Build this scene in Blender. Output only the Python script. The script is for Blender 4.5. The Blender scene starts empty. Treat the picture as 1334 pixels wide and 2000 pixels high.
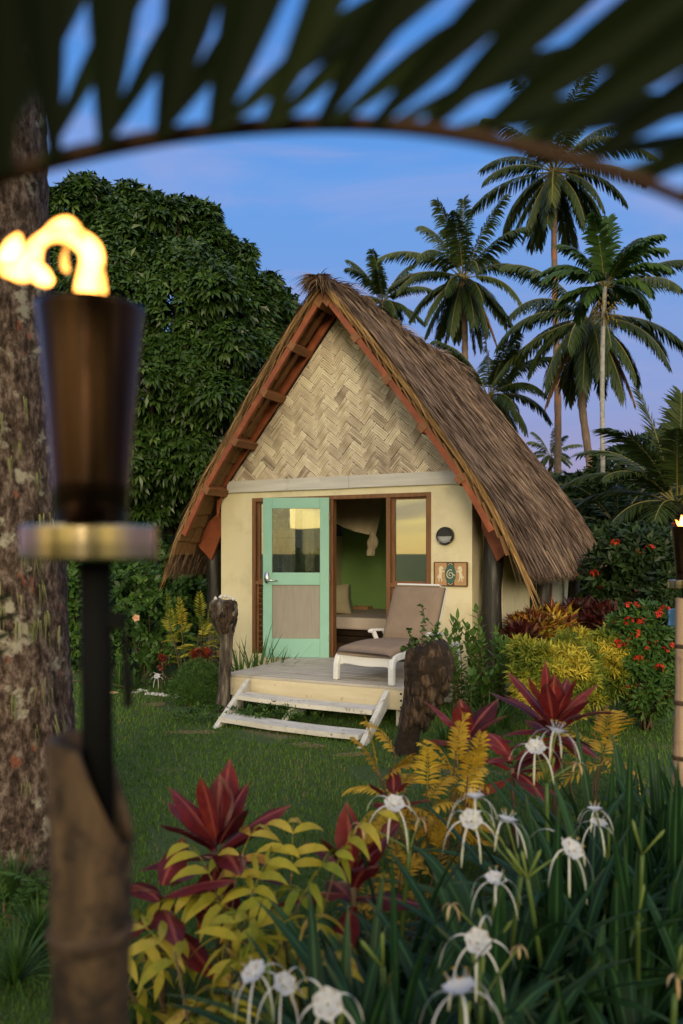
import bpy, math, random
import numpy as np
from math import radians, sin, cos, pi
from mathutils import Vector

scene = bpy.context.scene
COL = scene.collection
CAMZ, FPX, PX0, HZ = 1.7, 1560.0, 667.0, 1080.0
UP = np.array([0, 0, 1.0])


def at(px, py, Y):
    return np.array([(px - PX0) / FPX * Y, Y, CAMZ + (HZ - py) / FPX * Y])


def rng_(seed):
    return np.random.default_rng(seed)


def nrm(a):
    a = np.asarray(a, float)
    return a / np.maximum(np.linalg.norm(a, axis=-1, keepdims=True), 1e-9)


# ------------------------------------------------------------------ materials
MATS = {}


def new_mat(name):
    m = bpy.data.materials.new(name)
    m.use_nodes = True
    nt = m.node_tree
    nt.nodes.clear()
    out = nt.nodes.new('ShaderNodeOutputMaterial')
    MATS[name] = m
    return m, nt, out


def N(nt, typ, **kw):
    n = nt.nodes.new(typ)
    for k, v in kw.items():
        if k in n.inputs:
            n.inputs[k].default_value = v
        else:
            setattr(n, k, v)
    return n


def ramp(nt, stops, fac=None, interp='LINEAR'):
    r = nt.nodes.new('ShaderNodeValToRGB')
    r.color_ramp.interpolation = interp
    el = r.color_ramp.elements
    while len(el) < len(stops):
        el.new(0.5)
    for e, (p, c) in zip(el, stops):
        e.position = p
        e.color = (*c, 1)
    if fac is not None:
        nt.links.new(fac, r.inputs[0])
    return r


def coords(nt, scale=(1, 1, 1), rot=(0, 0, 0)):
    tc = nt.nodes.new('ShaderNodeTexCoord')
    mp = nt.nodes.new('ShaderNodeMapping')
    mp.inputs['Scale'].default_value = scale
    mp.inputs['Rotation'].default_value = rot
    nt.links.new(tc.outputs['Object'], mp.inputs['Vector'])
    return mp.outputs[0]


def surf(name, stops, scale=(4, 4, 4), detail=6, rough=0.7, bump=0.3, bdist=0.01, metal=0.0, spec=0.4,
         dirt=None, dscale=3.0, dpos=(0.5, 0.7), rscale=1.0, nrough=0.6):
    """general surface: colour ramp over noise, optional stains, bump"""
    m, nt, out = new_mat(name)
    co = coords(nt, scale)
    no = N(nt, 'ShaderNodeTexNoise', Scale=rscale, Detail=detail, Roughness=nrough)
    nt.links.new(co, no.inputs['Vector'])
    r = ramp(nt, stops, no.outputs['Fac'])
    colr = r.outputs[0]
    if dirt:
        n2 = N(nt, 'ShaderNodeTexNoise', Scale=dscale, Detail=8, Roughness=0.7)
        nt.links.new(coords(nt), n2.inputs['Vector'])
        mr = N(nt, 'ShaderNodeMapRange')
        mr.inputs[1].default_value, mr.inputs[2].default_value = dpos
        nt.links.new(n2.outputs['Fac'], mr.inputs[0])
        mx = N(nt, 'ShaderNodeMix', data_type='RGBA')
        nt.links.new(mr.outputs[0], mx.inputs[0])
        nt.links.new(colr, mx.inputs[6])
        mx.inputs[7].default_value = (*dirt, 1)
        colr = mx.outputs[2]
    b = N(nt, 'ShaderNodeBsdfPrincipled', Roughness=rough, Metallic=metal)
    b.inputs['Specular IOR Level'].default_value = spec
    nt.links.new(colr, b.inputs['Base Color'])
    if bump:
        bp = N(nt, 'ShaderNodeBump', Strength=bump, Distance=bdist)
        nt.links.new(no.outputs['Fac'], bp.inputs['Height'])
        nt.links.new(bp.outputs[0], b.inputs['Normal'])
    nt.links.new(b.outputs[0], out.inputs[0])
    return m


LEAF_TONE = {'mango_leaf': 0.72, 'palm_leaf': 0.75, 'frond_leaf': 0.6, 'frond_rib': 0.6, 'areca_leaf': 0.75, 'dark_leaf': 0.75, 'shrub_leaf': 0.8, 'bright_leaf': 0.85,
             'lily_leaf': 0.68, 'lime_leaf': 0.85, 'cordyline': 0.88, 'grass_blade': 0.88, 'gold_leaf': 0.9, 'lily_petal': 0.9, 'lily_cup': 0.9, 'lily_stalk': 0.8}


def leaf(name, stops, rough=0.45, trans=0.25, spec=0.4, along=None, tcol=None, noise=0.0, nscale=60, rib=None):
    """leaf-like surface: ramp over the per-leaf random 'tint', optional change along the blade"""
    m, nt, out = new_mat(name)
    k_ = LEAF_TONE.get(name, 1.0)
    stops = [(p, tuple(c * k_ for c in col)) for p, col in stops]
    a = N(nt, 'ShaderNodeAttribute', attribute_name='tint')
    fac = a.outputs['Fac']
    if noise:
        no = N(nt, 'ShaderNodeTexNoise', Scale=nscale, Detail=4)
        nt.links.new(coords(nt), no.inputs['Vector'])
        ma = N(nt, 'ShaderNodeMath', operation='MULTIPLY_ADD')
        nt.links.new(no.outputs['Fac'], ma.inputs[0])
        ma.inputs[1].default_value = noise
        nt.links.new(fac, ma.inputs[2])
        mb_ = N(nt, 'ShaderNodeMath', operation='SUBTRACT')
        nt.links.new(ma.outputs[0], mb_.inputs[0])
        mb_.inputs[1].default_value = noise * 0.5
        fac = mb_.outputs[0]
    r = ramp(nt, stops, fac)
    colr = r.outputs[0]
    if along:
        a2 = N(nt, 'ShaderNodeAttribute', attribute_name='along')
        mr = N(nt, 'ShaderNodeMapRange')
        mr.inputs[1].default_value, mr.inputs[2].default_value = along
        nt.links.new(a2.outputs['Fac'], mr.inputs[0])
        mx = N(nt, 'ShaderNodeMix', data_type='RGBA')
        nt.links.new(mr.outputs[0], mx.inputs[0])
        nt.links.new(colr, mx.inputs[6])
        mx.inputs[7].default_value = (*tcol, 1)
        colr = mx.outputs[2]
    if rib:
        a3 = N(nt, 'ShaderNodeAttribute', attribute_name='midrib')
        mr3 = N(nt, 'ShaderNodeMapRange', interpolation_type='SMOOTHSTEP')
        mr3.inputs[1].default_value, mr3.inputs[2].default_value = 0.72, 1.0
        mr3.inputs[4].default_value = 0.75
        nt.links.new(a3.outputs['Fac'], mr3.inputs[0])
        mx3 = N(nt, 'ShaderNodeMix', data_type='RGBA')
        nt.links.new(mr3.outputs[0], mx3.inputs[0])
        nt.links.new(colr, mx3.inputs[6])
        mx3.inputs[7].default_value = (*rib, 1)
        colr = mx3.outputs[2]
    b = N(nt, 'ShaderNodeBsdfPrincipled', Roughness=rough)
    b.inputs['Specular IOR Level'].default_value = spec * 0.6
    nt.links.new(colr, b.inputs['Base Color'])
    if trans:
        tr = N(nt, 'ShaderNodeBsdfTranslucent')
        nt.links.new(colr, tr.inputs[0])
        ms = N(nt, 'ShaderNodeMixShader')
        ms.inputs[0].default_value = trans
        nt.links.new(b.outputs[0], ms.inputs[1])
        nt.links.new(tr.outputs[0], ms.inputs[2])
        nt.links.new(ms.outputs[0], out.inputs[0])
    else:
        nt.links.new(b.outputs[0], out.inputs[0])
    return m


def plain(name, col, rough=0.5, metal=0.0, spec=0.5):
    m, nt, out = new_mat(name)
    b = N(nt, 'ShaderNodeBsdfPrincipled', Roughness=rough, Metallic=metal)
    b.inputs['Base Color'].default_value = (*col, 1)
    b.inputs['Specular IOR Level'].default_value = spec
    nt.links.new(b.outputs[0], out.inputs[0])
    return m


# ------------------------------------------------------------------ mesh builder
class MB:
    def __init__(self):
        self.v, self.t, self.a, self.c = [], [], [], []
        self.f, self.n = [], 0          # f: (array (k,c), mat)

    def add(self, v, faces, tint=0.5, mi=0, along=0.0, mid=0.0):
        v = np.asarray(v, float).reshape(-1, 3)
        k = len(v)
        self.v.append(v)
        self.t.append(np.broadcast_to(np.asarray(tint, float), (k,)))
        self.a.append(np.broadcast_to(np.asarray(along, float), (k,)))
        self.c.append(np.broadcast_to(np.asarray(mid, float), (k,)))
        if isinstance(faces, np.ndarray):
            self.f.append((faces + self.n, mi))
        else:
            for f in faces:
                self.f.append((np.array([f]) + self.n, mi))
        self.n += k

    def build(self, name, mats, parent=None, smooth=False, origin=(0, 0, 0), bevel=0):
        me = bpy.data.meshes.new(name)
        v = np.concatenate(self.v) - np.asarray(origin)
        lv = np.concatenate([f.reshape(-1) for f, _ in self.f]).astype(np.int32)
        tot = np.concatenate([np.full(len(f), f.shape[1]) for f, _ in self.f])
        mi = np.concatenate([np.full(len(f), m) for f, m in self.f]).astype(np.int32)
        st = (np.cumsum(tot) - tot).astype(np.int32)
        me.vertices.add(len(v))
        me.vertices.foreach_set('co', v.astype(np.float32).ravel())
        me.loops.add(len(lv))
        me.loops.foreach_set('vertex_index', lv)
        me.polygons.add(len(st))
        me.polygons.foreach_set('loop_start', st)
        me.polygons.foreach_set('material_index', mi)
        me.polygons.foreach_set('use_smooth', np.full(len(st), bool(smooth)))
        me.update(calc_edges=True)
        at_ = me.attributes.new('tint', 'FLOAT', 'POINT')
        at_.data.foreach_set('value', np.concatenate(self.t).astype(np.float32))
        at_ = me.attributes.new('along', 'FLOAT', 'POINT')
        at_.data.foreach_set('value', np.concatenate(self.a).astype(np.float32))
        at_ = me.attributes.new('midrib', 'FLOAT', 'POINT')
        at_.data.foreach_set('value', np.concatenate(self.c).astype(np.float32))
        me.validate()
        for m in (mats if isinstance(mats, (list, tuple)) else [mats]):
            me.materials.append(MATS[m] if isinstance(m, str) else m)
        o = bpy.data.objects.new(name, me)
        COL.objects.link(o)
        if parent is not None:
            o.parent = parent
        if bevel:
            b = o.modifiers.new('bevel', 'BEVEL')
            b.width, b.segments, b.limit_method, b.angle_limit = bevel, 2, 'ANGLE', radians(40)
        return o


BOXF = [(0, 3, 2, 1), (4, 5, 6, 7), (0, 1, 5, 4), (1, 2, 6, 5), (2, 3, 7, 6), (3, 0, 4, 7)]


def box(mb, x0, x1, y0, y1, z0, z1, tint=0.5, mi=0):
    v = [(x0, y0, z0), (x1, y0, z0), (x1, y1, z0), (x0, y1, z0), (x0, y0, z1), (x1, y0, z1), (x1, y1, z1), (x0, y1, z1)]
    mb.add(v, BOXF, tint, mi)


def beam(mb, p, q, w, h, up=(0, 0, 1), tint=0.5, mi=0):
    p, q = np.asarray(p, float), np.asarray(q, float)
    d = nrm(q - p)
    s = nrm(np.cross(d, up))
    u = np.cross(s, d)
    v = []
    for e in (p, q):
        for a, b in ((-1, -1), (1, -1), (1, 1), (-1, 1)):
            v.append(e + s * a * w / 2 + u * b * h / 2)
    mb.add(v, [(0, 3, 2, 1), (4, 5, 6, 7), (0, 1, 5, 4), (1, 2, 6, 5), (2, 3, 7, 6), (3, 0, 4, 7)], tint, mi)


def prism(mb, poly, y0, y1, tint=0.5, mi=0):
    """polygon in x,z extruded along y"""
    n = len(poly)
    v = [(x, y0, z) for x, z in poly] + [(x, y1, z) for x, z in poly]
    f = [tuple(range(n)), tuple(range(2 * n - 1, n - 1, -1))]
    for i in range(n):
        j = (i + 1) % n
        f.append((i, i + n, j + n, j))
    mb.add(v, f, tint, mi)


def tube(mb, pts, rad, ns=8, cap=True, tint=0.5, mi=0, wob=None, flat=1.0):
    pts = np.asarray(pts, float)
    n = len(pts)
    rad = np.broadcast_to(np.asarray(rad, float), (n,))
    T = np.gradient(pts, axis=0)
    T = nrm(T)
    ref = np.array([0, 1.0, 0]) if abs(T[0][1]) < 0.9 else np.array([1.0, 0, 0])
    A = nrm(np.cross(T, ref))
    B = np.cross(T, A)
    th = np.arange(ns) * 2 * pi / ns
    r = rad[:, None] * (np.ones((n, ns)) if wob is None else wob)
    v = pts[:, None, :] + r[..., None] * (np.cos(th)[None, :, None] * A[:, None, :] + flat * np.sin(th)[None, :, None] * B[:, None, :])
    i = np.arange(n - 1)[:, None] * ns
    j = np.arange(ns)[None, :]
    k = (j + 1) % ns
    f = np.stack([i + j, i + k, i + ns + k, i + ns + j], -1).reshape(-1, 4)
    al = np.repeat(np.linspace(0, 1, n), ns)
    base = mb.n
    mb.add(v.reshape(-1, 3), f, tint, mi, al)
    if cap:
        mb.f.append((np.array([list(range(ns))[::-1]]) + base, mi))
        mb.f.append((np.array([list(range(ns))]) + base + (n - 1) * ns, mi))


def lathe(mb, prof, ns=32, c=(0, 0), tint=0.5, mi=0):
    """open surface of revolution round z: prof = [(r, z), ...]"""
    th = np.arange(ns) * 2 * pi / ns
    v = np.array([[(c[0] + r * cos(a), c[1] + r * sin(a), z) for a in th] for r, z in prof]).reshape(-1, 3)
    n = len(prof)
    i = np.arange(n - 1)[:, None] * ns
    j = np.arange(ns)[None, :]
    k = (j + 1) % ns
    f = np.stack([i + j, i + k, i + ns + k, i + ns + j], -1).reshape(-1, 4)
    mb.add(v, f, tint, mi)


def p_leaf(t):
    return np.sin(pi * np.clip(t, 0, 1) ** 0.75) * 0.97 + 0.03 * (1 - t)


def p_strap(t):
    return np.where(t < 0.62, 0.7 + 0.48 * t, 1.0 * np.clip((1 - t) / 0.38, 0, 1) ** 0.75) + 0.01


def p_thin(t):
    return 1 - 0.93 * t


def p_pinna(t):
    return np.clip(0.35 + 2.6 * t, 0, 1) * (1 - 0.9 * np.clip((t - 0.3) / 0.7, 0, 1) ** 1.6)


def ribbons(mb, O, D, S, L, W, droop=0.0, nseg=3, prof=p_leaf, fold=0.0, tint=0.5, mi=0, wave=0.0, rng=None):
    O = np.atleast_2d(np.asarray(O, float))
    n = len(O)
    D = nrm(np.broadcast_to(np.asarray(D, float), (n, 3)))
    S = np.broadcast_to(np.asarray(S, float), (n, 3))
    L = np.broadcast_to(np.asarray(L, float), (n,))
    W = np.broadcast_to(np.asarray(W, float), (n,))
    droop = np.broadcast_to(np.asarray(droop, float), (n,))
    tint = np.broadcast_to(np.asarray(tint, float), (n,))
    p, d = O.copy(), D.copy()
    rows = []
    ph = rng.uniform(0, 6, n) if (wave and rng is not None) else np.zeros(n)
    for j in range(nseg + 1):
        t = j / nseg
        s = nrm(S - (S * d).sum(1, keepdims=True) * d)
        u = np.cross(s, d)
        w = (prof(np.float64(t)) * W / 2)[:, None]
        off = u * (fold * w)
        wv = u * (w * wave * np.sin(ph + t * 9)[:, None]) if wave else 0
        if fold:
            rows.append(np.stack([p - s * w + off + wv, p, p + s * w + off - wv], 1))
        else:
            rows.append(np.stack([p - s * w + wv, p + s * w - wv], 1))
        p = p + d * (L / nseg)[:, None]
        d = nrm(d - UP * (droop / nseg)[:, None])
    V = np.stack(rows, 1)                      # n, nseg+1, c, 3
    c = V.shape[2]
    b = (np.arange(n) * (nseg + 1) * c)[:, None, None]
    jj = (np.arange(nseg) * c)[None, :, None]
    kk = np.arange(c - 1)[None, None, :]
    f = np.stack([b + jj + kk, b + jj + kk + 1, b + jj + c + kk + 1, b + jj + c + kk], -1).reshape(-1, 4)
    al = np.broadcast_to(np.linspace(0, 1, nseg + 1)[None, :, None], (n, nseg + 1, c)).reshape(-1)
    md = np.tile([0.0, 1.0, 0.0], n * (nseg + 1)) if c == 3 else 0.0
    mb.add(V.reshape(-1, 3), f, np.repeat(tint, (nseg + 1) * c), mi, al, md)


def frond(mb, base, d, L, droop, n, ll, lw, rng, ang=1.0, ld=0.8, vlift=0.0, rr=0.02, tint=0.5, mi=0, rmi=1, t0=0.12,
          side=None, prof=p_pinna, nseg=2, fold=0.0, lprof=None, hang=0.0):
    M = 14
    p, d = np.asarray(base, float), nrm(np.asarray(d, float))
    if side is None:
        side = np.cross(d, UP)
        if np.linalg.norm(side) < 0.05:
            side = np.array([cos(tint * 50), sin(tint * 50), 0])
    side = nrm(side)
    P, T = [p], [d]
    for k in range(M):
        p = p + d * L / M
        d = nrm(d - UP * droop / M * (0.5 + k / M))
        P.append(p)
        T.append(d)
    P, T = np.array(P), np.array(T)
    tube(mb, P, np.linspace(rr, rr * 0.25, M + 1), 5, False, tint, rmi)
    tt = np.linspace(t0, 0.995, n)
    tt = np.clip(tt + rng.uniform(-0.3, 0.3, n) / n, t0, 0.999)
    pos = np.stack([np.interp(tt * M, np.arange(M + 1), P[:, i]) for i in range(3)], 1)
    dr = nrm(np.stack([np.interp(tt * M, np.arange(M + 1), T[:, i]) for i in range(3)], 1))
    upn = np.cross(side, dr)
    x = (tt - t0) / (1 - t0)
    le = ll * (0.35 + 0.65 * np.sin(pi * np.clip(0.12 + 0.8 * x, 0, 1))) if lprof is None else ll * lprof(x)
    for sg in (-1, 1):
        a = ang * (1 - 0.45 * x) + rng.uniform(-0.12, 0.12, n)
        D = dr * np.cos(a)[:, None] + sg * side[None] * np.sin(a)[:, None] + upn * (vlift + rng.uniform(-0.12, 0.12, n))[:, None] - UP[None] * hang
        ribbons(mb, pos, D, dr, le * rng.uniform(0.88, 1.08, n), lw, ld * rng.uniform(0.6, 1.4, n), nseg, prof, fold,
                np.clip(tint + rng.uniform(-0.2, 0.2, n), 0, 1), mi)
    return P


# ------------------------------------------------------------------ object helpers
def tag(o, label, cat, group=None, kind=None):
    if label:
        o['label'] = label
    if cat:
        o['category'] = cat
    if group:
        o['group'] = group
    if kind:
        o['kind'] = kind
    return o


def thing(name, label, cat, loc=(0, 0, 0), rz=0.0, group=None):
    o = bpy.data.objects.new(name, None)
    o.empty_display_size = 0.1
    COL.objects.link(o)
    o.location = loc
    o.rotation_euler = (0, 0, rz)
    return tag(o, label, cat, group)


def clusters(mb, C, A, K, L, W, droop, rng, spread=0.9, tint=None, nseg=2, prof=p_leaf, fold=0.0, lj=0.35, mi=0):
    """whorls of K leaves at points C round axes A"""
    n = len(C)
    A = nrm(A)
    ref = np.where(np.abs(A[:, 2:3]) > 0.9, np.array([[1.0, 0, 0]]), np.array([[0, 0, 1.0]]))
    X = nrm(np.cross(A, ref))
    Yv = np.cross(A, X)
    th = (np.arange(K) * 2 * pi / K)[None, :] + rng.uniform(0, 6.28, (n, 1)) + rng.uniform(-0.35, 0.35, (n, K))
    R = np.cos(th)[..., None] * X[:, None] + np.sin(th)[..., None] * Yv[:, None]
    sp = spread * rng.uniform(0.6, 1.25, (n, K))
    D = nrm(R * sp[..., None] + A[:, None] * (1.0 - 0.5 * sp[..., None]) + rng.normal(0, 0.12, (n, K, 3)))
    S = np.cross(A[:, None], D)
    O = C[:, None] + D * 0.01 + A[:, None] * rng.uniform(-0.25, 0.1, (n, K))[..., None] * np.mean(L)
    ti = rng.uniform(0, 1, (n, 1)) * 0.6 + rng.uniform(0, 0.4, (n, K)) if tint is None else np.broadcast_to(tint, (n, K))
    le = L * rng.uniform(1 - lj, 1 + lj, (n, K))
    ribbons(mb, O.reshape(-1, 3), D.reshape(-1, 3), S.reshape(-1, 3), le.ravel(), (le * (W / L)).ravel(), droop * rng.uniform(0.5, 1.4, n * K), nseg, prof, fold, ti.ravel(), mi)


def lobes_points(lobes, n, rng, shell=0.7, inner=0.75, upb=0.25):
    """points near the surface of a union of ellipsoids, and outward axes"""
    C = np.array([l[0] for l in lobes], float)
    R = np.array([l[1] if hasattr(l[1], '__len__') else (l[1],) * 3 for l in lobes], float)
    w = (R[:, 0] * R[:, 1] + R[:, 1] * R[:, 2] + R[:, 0] * R[:, 2])
    out, ax = [], []
    got = 0
    while got < n:
        k = rng.choice(len(lobes), n * 2, p=w / w.sum())
        d = nrm(rng.normal(0, 1, (n * 2, 3)) + np.array([0, 0, upb]))
        r = shell + (1.06 - shell) * rng.uniform(0, 1, n * 2) ** 0.6
        p = C[k] + d * R[k] * r[:, None]
        q = (p[:, None] - C[None]) / R[None]
        inside = ((q ** 2).sum(2) < inner ** 2).any(1)
        p, a = p[~inside], nrm(d / R[k])[~inside]
        out.append(p)
        ax.append(a)
        got += len(p)
    return np.concatenate(out)[:n], np.concatenate(ax)[:n]


def shrub(name, label, cat, loc, lobes, mats, ncl, K, L, W, droop, seed, spread=0.9, group=None, stems=6, stemr=0.012,
          shell=0.6, upax=0.5, nseg=2, fold=0.0, prof=p_leaf, flowers=None, part='foliage', inner=0.7, lj=0.35):
    rng = rng_(seed)
    t = thing(name, label, cat, loc, 0, group)
    mb = MB()
    p, a = lobes_points(lobes, ncl, rng, shell, inner)
    keep = p[:, 2] > 0.02
    p, a = p[keep], a[keep]
    clusters(mb, p, nrm(a + UP * upax), K, L, W, droop, rng, spread, None, nseg, prof, fold, lj)
    mb.build(part, mats[0], t)
    if stems:
        sm = MB()
        for k in range(stems):
            q = p[rng.integers(len(p))]
            b = np.array([rng.uniform(-1, 1) * 0.06, rng.uniform(-1, 1) * 0.06, -0.02])
            mid = b * 0.5 + q * 0.5 + np.array([0, 0, 0.12 * np.linalg.norm(q)]) + rng.normal(0, 0.03, 3)
            tt = np.linspace(0, 1, 7)[:, None]
            pts = (1 - tt) ** 2 * b + 2 * tt * (1 - tt) * mid + tt ** 2 * q
            tube(sm, pts, np.linspace(stemr, stemr * 0.4, 7), 6, True)
        sm.build('stem', mats[1], t, True)
    return t, p, a


# ------------------------------------------------------------------ world, sun, camera
SUN_AZ = nrm(np.array([-0.02, -1.0, 0]))
SUN_EL = 15.5


def world():
    w = bpy.data.worlds.new('World')
    scene.world = w
    w.use_nodes = True
    nt = w.node_tree
    nt.nodes.clear()
    out = nt.nodes.new('ShaderNodeOutputWorld')
    bg = nt.nodes.new('ShaderNodeBackground')
    sky = nt.nodes.new('ShaderNodeTexSky')
    sky.sky_type = 'NISHITA'
    sky.sun_disc = False
    sky.sun_elevation = radians(SUN_EL)
    sky.sun_rotation = math.atan2(SUN_AZ[0], SUN_AZ[1])
    sky.altitude = 5
    tc = nt.nodes.new('ShaderNodeTexCoord')
    sep = nt.nodes.new('ShaderNodeSeparateXYZ')
    nt.links.new(tc.outputs['Generated'], sep.inputs[0])
    # height in the sky
    za = N(nt, 'ShaderNodeMath', operation='MAXIMUM')
    nt.links.new(sep.outputs[2], za.inputs[0])
    za.inputs[1].default_value = 0.0
    blue = ramp(nt, [(0.0, (0.42, 0.30, 0.42)), (0.09, (0.36, 0.31, 0.50)), (0.17, (0.26, 0.33, 0.63)), (0.30, (0.18, 0.34, 0.72)),
                     (0.42, (0.13, 0.34, 0.79)), (0.57, (0.075, 0.26, 0.70)), (0.68, (0.42, 0.50, 0.78)), (1.0, (0.62, 0.66, 0.80))], za.outputs[0])
    gold = ramp(nt, [(0.0, (1.5, 1.05, 0.34)), (0.05, (1.75, 1.40, 0.50)), (0.12, (1.8, 1.6, 0.80)), (0.30, (1.9, 1.7, 1.1)), (0.5, (2.3, 2.1, 1.6)),
                     (0.75, (1.5, 1.45, 1.35)), (1.0, (0.8, 0.84, 0.95))], za.outputs[0])
    dot = N(nt, 'ShaderNodeVectorMath', operation='DOT_PRODUCT')
    nt.links.new(tc.outputs['Generated'], dot.inputs[0])
    dot.inputs[1].default_value = tuple(SUN_AZ)
    mr = N(nt, 'ShaderNodeMapRange', interpolation_type='SMOOTHSTEP')
    mr.inputs[1].default_value, mr.inputs[2].default_value = -0.1, 0.85
    nt.links.new(dot.outputs['Value'], mr.inputs[0])
    # streaky evening clouds
    mp = nt.nodes.new('ShaderNodeMapping')
    mp.inputs['Scale'].default_value = (1.6, 1.6, 7.5)
    mp.inputs['Rotation'].default_value = (0.12, 0.1, 0)
    nt.links.new(tc.outputs['Generated'], mp.inputs[0])
    no = N(nt, 'ShaderNodeTexNoise', Scale=1.6, Detail=7, Roughness=0.55, Distortion=0.6)
    nt.links.new(mp.outputs[0], no.inputs['Vector'])
    cm = N(nt, 'ShaderNodeMapRange', interpolation_type='SMOOTHSTEP')
    cm.inputs[1].default_value, cm.inputs[2].default_value = 0.45, 0.72
    nt.links.new(no.outputs['Fac'], cm.inputs[0])
    gcl = N(nt, 'ShaderNodeMix', data_type='RGBA')
    gcl.inputs[7].default_value = (0.42, 0.34, 0.34, 1)
    nt.links.new(cm.outputs[0], gcl.inputs[0])
    nt.links.new(gold.outputs[0], gcl.inputs[6])
    bm = N(nt, 'ShaderNodeMath', operation='MULTIPLY')
    nt.links.new(cm.outputs[0], bm.inputs[0])
    bm.inputs[1].default_value = 0.38
    bcl = N(nt, 'ShaderNodeMix', data_type='RGBA')
    bcl.inputs[7].default_value = (0.46, 0.42, 0.66, 1)
    nt.links.new(bm.outputs[0], bcl.inputs[0])
    nt.links.new(blue.outputs[0], bcl.inputs[6])
    mx = N(nt, 'ShaderNodeMix', data_type='RGBA')
    nt.links.new(mr.outputs[0], mx.inputs[0])
    nt.links.new(bcl.outputs[2], mx.inputs[6])
    nt.links.new(gcl.outputs[2], mx.inputs[7])
    ad = N(nt, 'ShaderNodeMix', data_type='RGBA', blend_type='ADD')
    ad.inputs[0].default_value = 0.003
    nt.links.new(mx.outputs[2], ad.inputs[6])
    nt.links.new(sky.outputs[0], ad.inputs[7])
    nt.links.new(ad.outputs[2], bg.inputs[0])
    bg.inputs[1].default_value = 0.54
    nt.links.new(bg.outputs[0], out.inputs[0])


world()
sd = bpy.data.lights.new('sun', 'SUN')
sd.energy, sd.angle, sd.color = 1.5, radians(22), (1.0, 0.82, 0.55)
so = bpy.data.objects.new('sun', sd)
COL.objects.link(so)
sdir = Vector((SUN_AZ[0] * cos(radians(SUN_EL)), SUN_AZ[1] * cos(radians(SUN_EL)), sin(radians(SUN_EL))))
so.rotation_euler = sdir.to_track_quat('Z', 'Y').to_euler()

cd = bpy.data.cameras.new('camera')
cam = bpy.data.objects.new('camera', cd)
COL.objects.link(cam)
cam.location = (0, 0, CAMZ)
cam.rotation_euler = (pi / 2, 0, 0)
cd.sensor_fit = 'VERTICAL'
cd.sensor_height = 36
cd.lens = FPX / 2000 * 36
cd.shift_y = (HZ - 1000) / 2000
cd.clip_start, cd.clip_end = 0.05, 3000
cd.dof.use_dof = True
cd.dof.focus_distance = 9.6
cd.dof.aperture_fstop = 2.1
scene.camera = cam
scene.view_settings.view_transform = 'Standard'
scene.view_settings.look = 'None'
scene.view_settings.exposure = 0.9
scene.cycles.use_denoising = True
scene.cycles.max_bounces = 8
scene.cycles.transparent_max_bounces = 12
scene.cycles.sample_clamp_indirect = 6
scene.cycles.caustics_reflective = False
scene.cycles.caustics_refractive = False

# ------------------------------------------------------------------ material library
surf('cream_paint', [(0.3, (0.72, 0.64, 0.42)), (0.7, (0.79, 0.71, 0.49))], (3, 3, 1.2), rough=0.75, bump=0.08, dirt=(0.50, 0.41, 0.25), dscale=1.8, dpos=(0.48, 0.85))
surf('white_beam', [(0.3, (0.52, 0.50, 0.47)), (0.7, (0.66, 0.63, 0.60))], (2, 14, 30), rough=0.65, bump=0.15, dirt=(0.42, 0.36, 0.28), dscale=6, dpos=(0.58, 0.8))
surf('red_timber', [(0.3, (0.20, 0.05, 0.02)), (0.55, (0.265, 0.07, 0.027)), (0.75, (0.39, 0.12, 0.045))], (6, 2, 6), rough=0.6, bump=0.3, dirt=(0.10, 0.04, 0.02), dscale=5, dpos=(0.58, 0.8))
surf('brown_timber', [(0.3, (0.13, 0.055, 0.022)), (0.7, (0.27, 0.125, 0.05))], (5, 5, 2), rough=0.65, bump=0.3)
surf('purlin_timber', [(0.3, (0.15, 0.06, 0.025)), (0.7, (0.29, 0.125, 0.05))], (20, 2, 20), rough=0.7, bump=0.3)
surf('frame_timber', [(0.25, (0.13, 0.055, 0.022)), (0.75, (0.26, 0.12, 0.05))], (30, 30, 3), rough=0.5, bump=0.2)
surf('teal_paint', [(0.3, (0.24, 0.48, 0.39)), (0.7, (0.29, 0.55, 0.45))], (3, 3, 3), rough=0.45, bump=0.04, dirt=(0.20, 0.38, 0.29), dscale=9, dpos=(0.64, 0.8))
surf('grey_panel', [(0.3, (0.27, 0.24, 0.205)), (0.7, (0.32, 0.29, 0.25))], (30, 30, 4), rough=0.6, bump=0.05)
surf('deck_boards', [(0.3, (0.37, 0.33, 0.28)), (0.7, (0.55, 0.51, 0.45))], (2, 20, 20), rough=0.6, bump=0.25, dirt=(0.20, 0.17, 0.11), dscale=4, dpos=(0.55, 0.78))
surf('deck_paint', [(0.3, (0.58, 0.50, 0.34)), (0.7, (0.70, 0.62, 0.45))], (2, 6, 12), rough=0.6, bump=0.2, dirt=(0.17, 0.12, 0.06), dscale=11, dpos=(0.6, 0.72))
surf('worn_white', [(0.3, (0.50, 0.48, 0.43)), (0.7, (0.70, 0.67, 0.61))], (4, 8, 8), rough=0.6, bump=0.25, dirt=(0.13, 0.09, 0.05), dscale=13, dpos=(0.58, 0.68))
surf('thatch_core', [(0.3, (0.07, 0.042, 0.025)), (0.7, (0.15, 0.09, 0.05))], (30, 6, 6), rough=0.9, bump=0.6)
surf('thatch_under', [(0.3, (0.12, 0.058, 0.022)), (0.7, (0.26, 0.14, 0.055))], (4, 60, 4), rough=0.85, bump=0.6)
leaf('thatch_strip', [(0, (0.045, 0.028, 0.019)), (0.35, (0.15, 0.098, 0.068)), (0.7, (0.24, 0.163, 0.114)), (1, (0.39, 0.275, 0.19))], 0.85, 0.0, 0.2, noise=0.3, nscale=30)
leaf('thatch_fringe', [(0, (0.20, 0.115, 0.05)), (0.6, (0.40, 0.24, 0.10)), (1, (0.52, 0.34, 0.16))], 0.8, 0.1, 0.2)
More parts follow.
